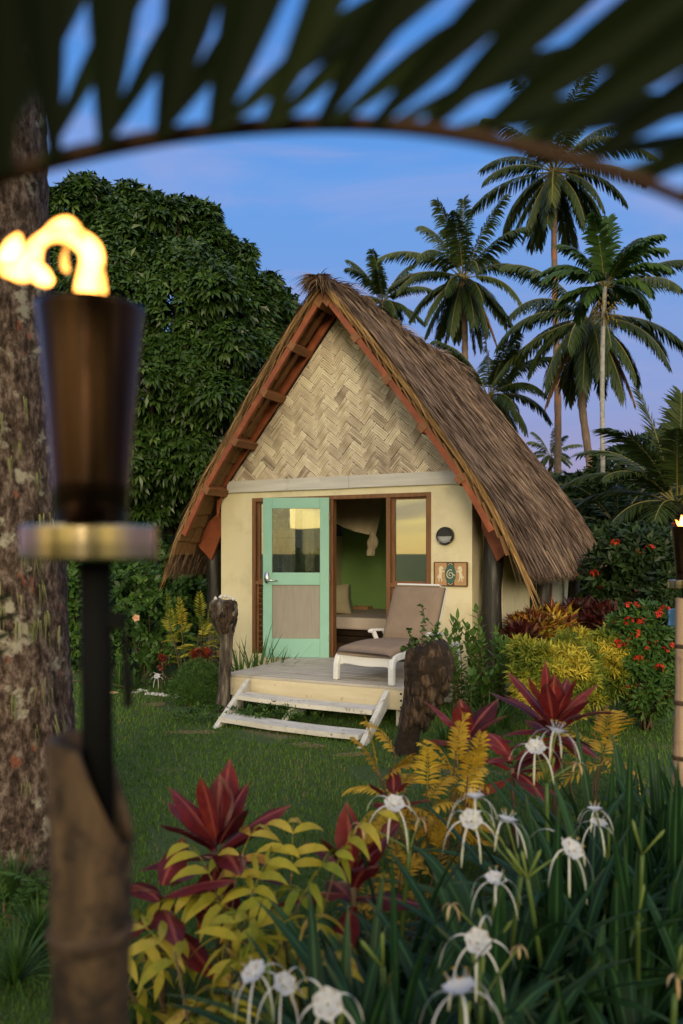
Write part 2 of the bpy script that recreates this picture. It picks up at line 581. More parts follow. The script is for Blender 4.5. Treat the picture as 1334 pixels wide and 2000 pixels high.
leaf('bamboo_splint', [(0, (0.30, 0.235, 0.18)), (0.25, (0.56, 0.465, 0.36)), (0.6, (0.72, 0.62, 0.48)), (1, (0.85, 0.77, 0.60))], 0.55, 0.0, 0.35, noise=0.25, nscale=25)
surf('ceiling_mat', [(0.3, (0.42, 0.31, 0.17)), (0.7, (0.55, 0.42, 0.25))], (30, 4, 30), rough=0.8, bump=0.2)
plain('dark_backing', (0.05, 0.03, 0.015), 0.9)
surf('black_log', [(0.3, (0.010, 0.009, 0.008)), (0.55, (0.022, 0.02, 0.018)), (0.72, (0.13, 0.125, 0.11))], (14, 14, 1.6), rough=0.5, bump=0.5, bdist=0.02)
surf('green_wall', [(0.3, (0.34, 0.58, 0.19)), (0.7, (0.37, 0.63, 0.21))], (2, 2, 2), rough=0.8, bump=0)
surf('floor_wood', [(0.3, (0.12, 0.06, 0.03)), (0.7, (0.22, 0.12, 0.06))], (3, 20, 3), rough=0.5, bump=0.1)
surf('net_cloth', [(0.3, (0.72, 0.60, 0.40)), (0.7, (0.82, 0.70, 0.50))], (5, 5, 5), rough=0.9, bump=0.1)
surf('bed_linen', [(0.3, (0.70, 0.59, 0.52)), (0.7, (0.78, 0.67, 0.60))], (5, 5, 5), rough=0.9, bump=0.2)
surf('pillow_cloth', [(0.3, (0.62, 0.54, 0.34)), (0.7, (0.72, 0.64, 0.43))], (8, 8, 8), rough=0.9, bump=0.1)
surf('cushion_green', [(0.3, (0.16, 0.22, 0.13)), (0.7, (0.22, 0.28, 0.17))], (8, 8, 8), rough=0.9, bump=0.1)
surf('bed_base', [(0.3, (0.02, 0.012, 0.008)), (0.7, (0.05, 0.03, 0.018))], (3, 20, 3), rough=0.4, bump=0.05)
surf('taupe_canvas', [(0.3, (0.215, 0.155, 0.112)), (0.7, (0.26, 0.19, 0.138))], (6, 6, 6), rough=0.8, bump=0.15, dirt=(0.20, 0.14, 0.10), dscale=4, dpos=(0.55, 0.9))
plain('white_plastic', (0.72, 0.72, 0.72), 0.35)
plain('lamp_black', (0.018, 0.018, 0.02), 0.45)
plain('lamp_glass', (0.36, 0.37, 0.39), 0.35)
plain('steel', (0.72, 0.70, 0.66), 0.22, 1.0)
surf('brass_ring', [(0.3, (0.36, 0.29, 0.17)), (0.7, (0.55, 0.46, 0.30))], (9, 9, 2), rough=0.16, metal=1.0, bump=0.02)
surf('torch_bronze', [(0.35, (0.012, 0.008, 0.005)), (0.65, (0.075, 0.038, 0.02))], (24, 24, 1.0), rough=0.24, metal=0.9, bump=0.05)
surf('bamboo_node', [(0.3, (0.02, 0.012, 0.007)), (0.7, (0.10, 0.06, 0.035))], (20, 20, 20), rough=0.8, bump=0.3)
surf('fern_core', [(0.3, (0.010, 0.006, 0.004)), (0.7, (0.035, 0.022, 0.014))], (20, 20, 20), rough=1, bump=0.8, bdist=0.02)
plain('hinge_metal', (0.22, 0.19, 0.15), 0.45, 0.8)
plain('black_iron', (0.006, 0.006, 0.006), 0.8, 0.0, 0.1)
surf('old_bamboo', [(0.3, (0.03, 0.018, 0.009)), (0.55, (0.085, 0.05, 0.026)), (0.75, (0.175, 0.108, 0.056))], (22, 22, 4), rough=0.7, bump=0.3, dirt=(0.02, 0.012, 0.007), dscale=14, dpos=(0.50, 0.60))
surf('pale_bamboo', [(0.3, (0.20, 0.13, 0.085)), (0.7, (0.42, 0.30, 0.20))], (40, 40, 2), rough=0.6, bump=0.25, dirt=(0.10, 0.065, 0.04), dscale=7, dpos=(0.55, 0.75))
surf('fern_bark', [(0.36, (0.010, 0.006, 0.004)), (0.5, (0.045, 0.027, 0.016)), (0.66, (0.13, 0.08, 0.05))], (30, 30, 7), rough=0.95, bump=1.0, bdist=0.03, dirt=(0.16, 0.15, 0.12), dscale=4, dpos=(0.66, 0.85))
surf('grey_bark_post', [(0.35, (0.03, 0.02, 0.014)), (0.5, (0.10, 0.078, 0.06)), (0.68, (0.30, 0.26, 0.21))], (16, 16, 3), rough=0.95, bump=1.0, bdist=0.02)
surf('shell', [(0.3, (0.55, 0.52, 0.5)), (0.7, (0.75, 0.7, 0.66))], (20, 20, 20), rough=0.5, bump=0.2)
surf('pale_stone', [(0.3, (0.35, 0.34, 0.33)), (0.7, (0.62, 0.61, 0.60))], (9, 9, 9), rough=0.9, bump=0.6)
surf('plaque_wood', [(0.3, (0.40, 0.22, 0.10)), (0.7, (0.52, 0.31, 0.15))], (6, 6, 60), rough=0.5, bump=0.05)
plain('plaque_band', (0.10, 0.055, 0.03), 0.5)
surf('plaque_teal', [(0.35, (0.03, 0.08, 0.075)), (0.65, (0.07, 0.17, 0.14))], (60, 60, 60), rough=0.4, bump=0.05)
plain('plaque_cream', (0.70, 0.62, 0.44), 0.5)
plain('blue_plastic', (0.10, 0.28, 0.55), 0.4)
surf('twig', [(0.3, (0.06, 0.04, 0.02)), (0.7, (0.15, 0.10, 0.06))], (20, 20, 5), rough=0.8, bump=0.2)
surf('trunk_brown', [(0.3, (0.045, 0.03, 0.02)), (0.7, (0.11, 0.08, 0.055))], (8, 8, 3), rough=0.9, bump=0.6)
surf('palm_trunk_far', [(0.3, (0.09, 0.062, 0.048)), (0.7, (0.19, 0.135, 0.105))], (6, 6, 3), rough=0.9, bump=0.4, dirt=(0.30, 0.12, 0.05), dscale=0.25, dpos=(0.5, 0.62))
surf('areca_trunk', [(0.3, (0.16, 0.15, 0.14)), (0.7, (0.34, 0.33, 0.31))], (10, 10, 8), rough=0.9, bump=0.3)
surf('coconut', [(0.3, (0.10, 0.09, 0.02)), (0.7, (0.20, 0.13, 0.03))], (5, 5, 5), rough=0.5, bump=0)

leaf('mango_leaf', [(0, (0.016, 0.040, 0.008)), (0.5, (0.040, 0.090, 0.016)), (0.85, (0.078, 0.15, 0.028)), (1, (0.13, 0.20, 0.04))], 0.36, 0.2, 0.5)
leaf('palm_leaf', [(0, (0.022, 0.04, 0.012)), (0.5, (0.048, 0.078, 0.02)), (0.85, (0.085, 0.115, 0.028)), (1, (0.14, 0.15, 0.04))], 0.4, 0.25, 0.45)
leaf('palm_dead', [(0, (0.08, 0.04, 0.018)), (1, (0.20, 0.11, 0.05))], 0.8, 0.2, 0.2)
leaf('palm_rib', [(0, (0.11, 0.10, 0.03)), (1, (0.19, 0.16, 0.05))], 0.6, 0.0)
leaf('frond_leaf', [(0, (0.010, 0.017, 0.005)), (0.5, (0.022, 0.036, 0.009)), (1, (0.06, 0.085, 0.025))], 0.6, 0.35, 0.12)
leaf('frond_rib', [(0, (0.05, 0.022, 0.008)), (1, (0.08, 0.034, 0.011))], 0.6, 0.0)
leaf('areca_leaf', [(0, (0.025, 0.06, 0.014)), (0.6, (0.06, 0.125, 0.026)), (1, (0.11, 0.18, 0.04))], 0.4, 0.3, 0.4)
leaf('dark_leaf', [(0, (0.010, 0.022, 0.007)), (0.6, (0.026, 0.052, 0.014)), (1, (0.05, 0.09, 0.022))], 0.45, 0.2, 0.35)
leaf('shrub_leaf', [(0, (0.020, 0.052, 0.010)), (0.6, (0.056, 0.13, 0.023)), (1, (0.12, 0.21, 0.04))], 0.4, 0.25, 0.4)
leaf('bright_leaf', [(0, (0.04, 0.10, 0.02)), (0.6, (0.09, 0.19, 0.035)), (1, (0.17, 0.28, 0.06))], 0.4, 0.3, 0.4)
leaf('yellow_green', [(0, (0.06, 0.11, 0.015)), (0.4, (0.18, 0.22, 0.025)), (0.75, (0.46, 0.40, 0.045)), (1, (0.62, 0.48, 0.06))], 0.5, 0.3, 0.3)
leaf('gold_leaf', [(0, (0.26, 0.15, 0.012)), (0.5, (0.48, 0.29, 0.022)), (1, (0.66, 0.45, 0.05))], 0.5, 0.3, 0.3)
leaf('lime_leaf', [(0, (0.09, 0.16, 0.016)), (0.35, (0.25, 0.29, 0.024)), (0.7, (0.46, 0.39, 0.04)), (0.93, (0.58, 0.44, 0.08)), (1, (0.42, 0.22, 0.05))], 0.42, 0.35, 0.35, noise=0.6, nscale=30, rib=(0.58, 0.46, 0.12), along=(0.86, 1.2), tcol=(0.30, 0.17, 0.05))
leaf('croton_leaf', [(0, (0.06, 0.010, 0.010)), (0.3, (0.16, 0.022, 0.014)), (0.5, (0.05, 0.028, 0.012)), (0.62, (0.34, 0.10, 0.018)), (0.8, (0.55, 0.40, 0.04)), (1, (0.22, 0.30, 0.035))], 0.35, 0.25, 0.4, noise=0.5, nscale=35, rib=(0.5, 0.32, 0.05))
leaf('croton_dark', [(0, (0.03, 0.006, 0.007)), (0.5, (0.08, 0.014, 0.012)), (0.8, (0.03, 0.03, 0.012)), (1, (0.22, 0.05, 0.015))], 0.35, 0.25, 0.45, noise=0.4, nscale=35)
leaf('cordyline', [(0, (0.035, 0.006, 0.010)), (0.4, (0.11, 0.013, 0.017)), (0.75, (0.22, 0.026, 0.026)), (1, (0.33, 0.065, 0.035))], 0.38, 0.35, 0.4, noise=0.6, nscale=26, rib=(0.42, 0.10, 0.07), along=(0.82, 1.15), tcol=(0.20, 0.10, 0.05))
leaf('cordyline_spent', [(0, (0.34, 0.06, 0.012)), (1, (0.58, 0.17, 0.03))], 0.5, 0.3, 0.3, noise=0.6, nscale=35)
leaf('coleus', [(0, (0.10, 0.014, 0.012)), (0.7, (0.26, 0.045, 0.02)), (1, (0.36, 0.14, 0.04))], 0.5, 0.2, along=(0.85, 1.0), tcol=(0.3, 0.26, 0.06))
leaf('lily_leaf', [(0, (0.010, 0.036, 0.014)), (0.6, (0.026, 0.078, 0.026)), (0.9, (0.045, 0.115, 0.03)), (1, (0.16, 0.18, 0.045))], 0.42, 0.25, 0.3, along=(0.9, 1.25), tcol=(0.22, 0.18, 0.06), rib=(0.06, 0.15, 0.045), noise=0.2, nscale=12)
leaf('lily_petal', [(0, (0.62, 0.62, 0.56)), (1, (0.78, 0.78, 0.76))], 0.55, 0.3, 0.3, along=(0.55, 1.0), tcol=(0.60, 0.60, 0.38))
leaf('lily_cup', [(0, (0.66, 0.68, 0.76)), (1, (0.82, 0.83, 0.86))], 0.5, 0.35, 0.3)
leaf('lily_wilted', [(0, (0.36, 0.22, 0.10)), (1, (0.55, 0.42, 0.24))], 0.7, 0.2, 0.2)
leaf('lily_stalk', [(0, (0.045, 0.095, 0.022)), (1, (0.16, 0.22, 0.05))], 0.5, 0.0)
leaf('anther', [(0, (0.35, 0.20, 0.03)), (1, (0.42, 0.26, 0.04))], 0.7, 0.0)
leaf('red_flower', [(0, (0.36, 0.022, 0.012)), (1, (0.60, 0.055, 0.025))], 0.5, 0.25, 0.3)
leaf('peach_flower', [(0, (0.65, 0.30, 0.18)), (1, (0.78, 0.48, 0.32))], 0.5, 0.3, 0.3)
leaf('grass_blade', [(0, (0.045, 0.105, 0.013)), (0.55, (0.105, 0.21, 0.024)), (0.88, (0.17, 0.27, 0.036)), (0.95, (0.24, 0.22, 0.06)), (1, (0.32, 0.25, 0.09))], 0.55, 0.25, 0.25)
leaf('moss', [(0, (0.13, 0.14, 0.06)), (1, (0.26, 0.26, 0.12))], 0.9, 0.2, 0.1)


def ground_mat():
    m, nt, out = new_mat('lawn_soil')
    co = coords(nt)
    n1 = N(nt, 'ShaderNodeTexNoise', Scale=0.9, Detail=6, Roughness=0.6)
    n2 = N(nt, 'ShaderNodeTexNoise', Scale=40, Detail=5, Roughness=0.7)
    nt.links.new(co, n1.inputs[0])
    nt.links.new(co, n2.inputs[0])
    r = ramp(nt, [(0.3, (0.022, 0.046, 0.007)), (0.7, (0.052, 0.092, 0.014))], n2.outputs['Fac'])
    soil = ramp(nt, [(0.3, (0.09, 0.055, 0.03)), (0.7, (0.22, 0.15, 0.085))], n2.outputs['Fac'])
    mr = N(nt, 'ShaderNodeMapRange')
    mr.inputs[1].default_value, mr.inputs[2].default_value = 0.60, 0.68
    nt.links.new(n1.outputs['Fac'], mr.inputs[0])
    mx = N(nt, 'ShaderNodeMix', data_type='RGBA')
    nt.links.new(mr.outputs[0], mx.inputs[0])
    nt.links.new(r.outputs[0], mx.inputs[6])
    nt.links.new(soil.outputs[0], mx.inputs[7])
    b = N(nt, 'ShaderNodeBsdfPrincipled', Roughness=0.95)
    nt.links.new(mx.outputs[2], b.inputs['Base Color'])
    bp = N(nt, 'ShaderNodeBump', Strength=0.6, Distance=0.02)
    nt.links.new(n2.outputs['Fac'], bp.inputs['Height'])
    nt.links.new(bp.outputs[0], b.inputs['Normal'])
    nt.links.new(b.outputs[0], out.inputs[0])


ground_mat()


def bark_mat():
    m, nt, out = new_mat('palm_bark')
    co = coords(nt, (1, 1, 1))
    n1 = N(nt, 'ShaderNodeTexNoise', Scale=26, Detail=8, Roughness=0.75)
    nt.links.new(coords(nt, (1, 1, 0.45)), n1.inputs[0])
    base = ramp(nt, [(0.38, (0.017, 0.011, 0.008)), (0.5, (0.075, 0.051, 0.040)), (0.62, (0.205, 0.155, 0.128))], n1.outputs['Fac'])
    n2 = N(nt, 'ShaderNodeTexNoise', Scale=5.5, Detail=5, Roughness=0.6)
    nt.links.new(co, n2.inputs[0])
    lich = ramp(nt, [(0.58, (0, 0, 0)), (0.64, (1, 1, 1))], n2.outputs['Fac'])
    mx = N(nt, 'ShaderNodeMix', data_type='RGBA')
    nt.links.new(lich.outputs[0], mx.inputs[0])
    nt.links.new(base.outputs[0], mx.inputs[6])
    mx.inputs[7].default_value = (0.30, 0.28, 0.22, 1)
    vo = N(nt, 'ShaderNodeTexNoise', Scale=11, Detail=3, Roughness=0.5)
    mp = nt.nodes.new('ShaderNodeMapping')
    mp.inputs['Location'].default_value = (7.3, 2.2, 4.4)
    mp.inputs['Scale'].default_value = (1, 1, 0.6)
    nt.links.new(co, mp.inputs[0])
    nt.links.new(mp.outputs[0], vo.inputs[0])
    red = ramp(nt, [(0.665, (0, 0, 0)), (0.70, (1, 1, 1))], vo.outputs['Fac'])
    m2 = N(nt, 'ShaderNodeMix', data_type='RGBA')
    rm = N(nt, 'ShaderNodeMath', operation='MULTIPLY')
    nt.links.new(red.outputs[0], rm.inputs[0])
    nt.links.new(n1.outputs['Fac'], rm.inputs[1])
    nt.links.new(rm.outputs[0], m2.inputs[0])
    nt.links.new(mx.outputs[2], m2.inputs[6])
    m2.inputs[7].default_value = (0.27, 0.075, 0.035, 1)
    b = N(nt, 'ShaderNodeBsdfPrincipled', Roughness=0.92)
    b.inputs['Specular IOR Level'].default_value = 0.15
    nt.links.new(m2.outputs[2], b.inputs['Base Color'])
    bp = N(nt, 'ShaderNodeBump', Strength=0.9, Distance=0.02)
    nt.links.new(n1.outputs['Fac'], bp.inputs['Height'])
    nt.links.new(bp.outputs[0], b.inputs['Normal'])
    nt.links.new(b.outputs[0], out.inputs[0])


bark_mat()


def glass_mat():
    m, nt, out = new_mat('window_glass')
    tr = N(nt, 'ShaderNodeBsdfTransparent')
    tr.inputs[0].default_value = (0.90, 0.93, 0.90, 1)
    gl = N(nt, 'ShaderNodeBsdfGlossy', Roughness=0.01)
    gl.inputs[0].default_value = (0.95, 0.95, 0.95, 1)
    mx = N(nt, 'ShaderNodeMixShader')
    mx.inputs[0].default_value = 0.30
    nt.links.new(tr.outputs[0], mx.inputs[1])
    nt.links.new(gl.outputs[0], mx.inputs[2])
    nt.links.new(mx.outputs[0], out.inputs[0])


glass_mat()


def flame_mat():
    m, nt, out = new_mat('flame')
    em = N(nt, 'ShaderNodeEmission')
    em.inputs[0].default_value = (1.0, 0.38, 0.07, 1)
    em.inputs[1].default_value = 400.0
    nt.links.new(em.outputs[0], out.inputs['Volume'])


flame_mat()

# ------------------------------------------------------------------ setting: ground, lawn, hills
mb = MB()
g = 900.0
xs = np.linspace(-1, 1, 41)
gx = np.sign(xs) * np.abs(xs) ** 3 * g
X, Y = np.meshgrid(gx, gx)
v = np.stack([X, Y, np.zeros_like(X)], -1).reshape(-1, 3)
i = np.arange(40)[:, None] * 41
j = np.arange(40)[None, :]
mb.add(v, np.stack([i + j, i + j + 1, i + 42 + j, i + 41 + j], -1).reshape(-1, 4))
tag(mb.build('ground', 'lawn_soil'), None, None, kind='structure')

HO = np.array([-0.17, 10.03, 0.0])
HA = radians(-26)
HU = np.array([cos(HA), sin(HA), 0])
HV = np.array([-sin(HA), cos(HA), 0])


def hw(x, y, z):
    return HO + HU * x + HV * y + UP * z


def hl(p):
    """world -> hut frame"""
    d = np.asarray(p, float) - HO
    return np.array([d @ HU, d @ HV, d[2]])


# grass blades of the lawn
rng = rng_(1)
mb = MB()
n = 130000
Yv = 1 / rng.uniform(1 / 13.5, 1 / 2.3, n)
Yv = np.where(rng.uniform(0, 1, n) < 0.4, rng.uniform(3.5, 10.5, n), Yv)
Xv = rng.uniform(-0.5, 0.47, n) * Yv
P = np.stack([Xv, Yv, np.zeros(n)], 1)
L2 = (P - HO) @ np.stack([HU, HV, UP], 1)
ok = ~((L2[:, 1] > -0.02) & (L2[:, 0] > -1.7) & (L2[:, 0] < 2.1) & (L2[:, 1] < 5.4))
# worn bare patches: fewer blades there
bare = np.sin(P[:, 0] * 2.9 + 1.0) * np.sin(P[:, 1] * 2.3 + 0.6) + 0.5 * np.sin(P[:, 0] * 5.3 + P[:, 1] * 4.1)
ok &= (bare < 0.95) | (rng.uniform(0, 1, n) < 0.25)
for (px, py, r_) in ((385, 1430, 0.20), (300, 1376, 0.16), (692, 1474, 0.15), (600, 1456, 0.17)):
    c = at(px, py, CAMZ * FPX / (py - HZ))
    dd_ = np.hypot((P[:, 0] - c[0]) / 1.2, (P[:, 1] - c[1]) / 0.8) / r_
    ok &= rng.uniform(0, 1, n) < np.clip((dd_ - 0.2) / 0.9, 0.38, 1)
P = P[ok]
n = len(P)
az = rng.uniform(0, 6.283, n)
lean = rng.uniform(0.1, 0.9, n)
D = np.stack([np.cos(az) * lean, np.sin(az) * lean, np.ones(n)], 1)
S = np.stack([-np.sin(az), np.cos(az), np.zeros(n)], 1)
sc_ = np.clip(P[:, 1] / 5, 0.6, 1.7)
ti = np.clip(0.45 + 0.22 * np.sin(P[:, 0] * 1.7 + 2) * np.sin(P[:, 1] * 1.3) + rng.normal(0, 0.22, n), 0, 1)
ribbons(mb, P, D, S, rng.uniform(0.018, 0.05, n) * (0.8 + 0.2 * sc_), rng.uniform(0.004, 0.008, n) * sc_, rng.uniform(0.2, 1.5, n), 2, p_thin, 0, ti)
tag(mb.build('lawn_grass', 'grass_blade'), 'short green mown lawn in front of the hut', 'grass', kind='stuff')

# worn brown patches in the turf
soil = np.array([[385, 1430, 0.17], [300, 1376, 0.13], [692, 1474, 0.12], [600, 1456, 0.14]])
surf('bare_soil', [(0.40, (0.05, 0.075, 0.018)), (0.62, (0.22, 0.14, 0.06))], (30, 30, 30), rough=1, bump=0.8)
rng = rng_(3)
for (px, py, r_) in soil:
    Yq = CAMZ * FPX / (py - HZ)
    c = at(px, py, Yq)
    a = np.arange(18) * 2 * pi / 18
    rr = r_ * (1 + 0.25 * np.sin(a * 2 + px) + rng.normal(0, 0.15, 18))
    mb = MB()
    v = np.stack([c[0] + np.cos(a) * rr * 1.2, c[1] + np.sin(a) * rr * 0.8, a * 0 + 0.004], 1)
    mb.add(np.concatenate([v, [[c[0], c[1], 0.006]]]), [(k, (k + 1) % 18, 18) for k in range(18)])
    tag(mb.build('soil_patch', 'bare_soil'), None, None, kind='structure')

# distant hills behind the camera (they show in the window reflections)
mb = MB()
rng = rng_(2)
K = 60
rows = []
for r_, hs in ((380, 0.0), (450, 1.0), (620, 0.75)):
    row = []
    for k in range(K):
        a = radians(-90 + (-28 + 110 * k / (K - 1)))
        u = k / (K - 1)
        h = 17 * (0.25 + 0.75 * math.exp(-((u - 0.18) / 0.16) ** 2) + 0.45 * math.exp(-((u - 0.55) / 0.2) ** 2)) * min(1, u * 9) * min(1, (1 - u) * 6)
        h *= 1 + 0.06 * sin(u * 60) + 0.05 * sin(u * 137)
        row.append((r_ * cos(a), r_ * sin(a), h * hs - 0.5 * (hs == 0)))
    rows.append(row)
v = np.array(rows).reshape(-1, 3)
i = np.arange(2)[:, None] * K
j = np.arange(K - 1)[None, :]
mb.add(v, np.stack([i + j, i + j + 1, i + K + j + 1, i + K + j], -1).reshape(-1, 4))
surf('hill_forest', [(0.3, (0.012, 0.02, 0.012)), (0.7, (0.03, 0.045, 0.022))], (0.05, 0.05, 0.05), rough=1, bump=0)
tag(mb.build('hills', 'hill_forest'), None, None, kind='structure')

# ------------------------------------------------------------------ the thatched hut
CX = 0.16
PROF = [(0.0, 5.03), (0.62, 4.23), (1.48, 3.07), (1.85, 2.556), (2.07, 2.18), (2.26, 1.81), (2.44, 1.42)]
_h = np.array([p[0] for p in PROF])
_z = np.array([p[1] for p in PROF])
_s = np.concatenate([[0], np.cumsum(np.hypot(np.diff(_h), np.diff(_z)))])
SLEN = _s[-1]
YB = 5.3


def yback(s):
    return YB + 0.60 * np.clip(np.asarray(s) / SLEN - 0.25, 0, 1)


def roof(sg, s, y):
    """point of the thatch surface: side, distance down the slope, y; tangent and normal"""
    s = np.asarray(s, float)
    h, z = np.interp(s, _s, _h), np.interp(s, _s, _z)
    e = 0.12
    h2, z2 = np.interp(s + e, _s, _h), np.interp(s + e, _s, _z)
    h1, z1 = np.interp(s - e, _s, _h), np.interp(s - e, _s, _z)
    th, tz = h2 - h1, z2 - z1
    ln = np.hypot(th, tz)
    th, tz = th / ln, tz / ln
    zero = np.zeros_like(h)
    sag = 0.05 * np.sin(np.clip((y + 0.5) / 5.8, 0, 1) * pi) + 0.07 * np.clip((0.25 - y) / 0.75, 0, 1) * np.clip(1 - s / 0.8, 0, 1)
    P = np.stack([CX + sg * h, y + zero, z - sag], -1)
    T = np.stack([sg * th, zero, tz], -1)
    Nn = np.stack([-sg * tz, zero, th], -1)
    return P, T, Nn


def yfront(s):
    return -0.5 + 0.16 * np.asarray(s) / SLEN


hut = thing('thatched_hut', 'cream walled A-frame hut with steep brown thatched roof and woven bamboo gable', 'hut', HO, HA)

# front wall with openings
mb = MB()
g0, g1 = 4.67, 1.25                       # gable line z = g0 - g1*|x-CX|
gz = lambda x: g0 - g1 * abs(x - CX)
FL, FR, FT, FB = -1.116, 1.366, 2.42, 0.38   # frame opening
WL, WR = -1.61, 1.865
prism(mb, [(WL, -0.15), (FL, -0.15), (FL, 2.64), (WL + 0.12, 2.64), (WL, gz(WL) - 0.01)], 0, 0.1)
prism(mb, [(FR, -0.15), (WR, -0.15), (WR, gz(WR) - 0.01), (WR - 0.14, 2.64), (FR, 2.64)], 0, 0.1)
box(mb, FL + 0.0005, FR - 0.0005, 0.001, 0.099, FT, 2.64)
box(mb, FL + 0.0005, FR - 0.0005, 0.001, 0.099, -0.15, FB)
box(mb, WR - 0.1, WR - 0.002, 0.1005, 0.47, -0.15, 2.2)
box(mb, WL + 0.002, WL + 0.1, 0.1005, 0.47, -0.15, 2.2)
mb.build('front_wall', 'cream_paint', hut)
mb = MB()
box(mb, 2.0, 2.1, 0.455, 1.9, -0.15, 1.92)
box(mb, 2.0, 2.1, 1.9, 2.75, -0.15, 0.60)
box(mb, 2.0, 2.1, 1.9, 2.75, 1.8, 1.92)
box(mb, 2.0, 2.1, 2.75, 5.1, -0.15, 1.92)
box(mb, WR - 0.09, 2.0, 0.46, 0.5, -0.15, 2.0)
mb.build('side_wall', 'cream_paint', hut)
mb = MB()
box(mb, -1.85, -1.75, 0.455, 1.7, -0.15, 2.0)
box(mb, -1.85, -1.75, 1.7, 2.75, -0.15, 0.95)
box(mb, -1.85, -1.75, 1.7, 2.75, 1.95, 2.05)
box(mb, -1.85, -1.75, 2.75, 5.1, -0.15, 2.0)
mb.build('side_wall', 'cream_paint', hut)
mb = MB()
prism(mb, [(-1.75, 0.3), (0.25, 0.3), (0.25, 4.38), (CX, 4.5), (-1.75, 2.2)], 4.0, 4.08)
prism(mb, [(1.75, 0.3), (2.0, 0.3), (2.0, 2.2), (1.75, 2.51)], 4.0, 4.08)
prism(mb, [(0.25, 0.3), (1.75, 0.3), (1.75, 0.7), (0.25, 0.7)], 4.0, 4.08)  # unseen opening above this piece, added to let sky light into the room
pass
mb.build('back_wall', 'green_wall', hut)
mb = MB()
box(mb, -1.75, 2.0, 0.1, 4.0, 0.3, 0.375)
mb.build('floor', 'floor_wood', hut)
# ceiling lining under the roof
for sg in (-1, 1):
    mb = MB()
    v = []
    for x in np.linspace(0.02, 1.75, 8):
        P_, T_, N_ = roof(sg, np.interp(x, _h, _s), 0.0)
        q = P_ - N_ * 0.26
        v += [(q[0], 0.12, q[2]), (q[0], 3.99, q[2]), (q[0] - N_[0] * 0.015, 0.12, q[2] - 0.015), (q[0] - N_[0] * 0.015, 3.99, q[2] - 0.015)]
    f = []
    for k in range(7):
        b_ = k * 4
        f += [(b_, b_ + 1, b_ + 5, b_ + 4), (b_ + 2, b_ + 6, b_ + 7, b_ + 3)]
    mb.add(v, f)
    mb.build('ceiling', 'ceiling_mat', hut)
# side window and its curtain inside on the left, shutter outside on the right
mb = MB()
for a in ((1.7, 1.76), (2.69, 2.75)):
    box(mb, -1.748, -1.72, a[0], a[1], 0.95, 1.95)
box(mb, -1.748, -1.72, 1.76, 2.69, 1.89, 1.95)
box(mb, -1.748, -1.72, 1.76, 2.69, 0.95, 1.01)
fr = mb.build('side_window', 'frame_timber', hut)
mb = MB()
yy = np.linspace(1.78, 2.67, 60)
xx = -1.70 + 0.018 * np.sin(yy * 46)
v = np.concatenate([np.stack([xx, yy, np.full(60, 0.97)], 1), np.stack([xx, yy, np.full(60, 1.92)], 1)])
j = np.arange(59)
mb.add(v, np.stack([j, j + 1, j + 61, j + 60], 1))
mb.build('curtain', 'net_cloth', fr, True)
mb = MB()
for k in range(9):
    y0 = 2.8 + k * 0.055
    box(mb, 2.102, 2.125, y0, y0 + 0.045, 0.75, 1.8)
mb.build('shutter', 'brown_timber', hut)

# woven bamboo gable
mb = MB()
prism(mb, [(CX - 1.62, 2.645), (CX + 1.62, 2.645), (CX, 4.67)], 0.03, 0.06, mi=1)
rng = rng_(11)


def clip_poly(poly, lines):
    for (a, b, c) in lines:
        out = []
        for k in range(len(poly)):
            p, q = poly[k], poly[(k + 1) % len(poly)]
            dp, dq = a * p[0] + b * p[1] + c, a * q[0] + b * q[1] + c
            if dp >= 0:
                out.append(p)
            if (dp >= 0) != (dq >= 0):
                t = dp / (dp - dq)
                out.append((p[0] + t * (q[0] - p[0]), p[1] + t * (q[1] - p[1])))
        poly = out
        if len(poly) < 3:
            return []
    return poly


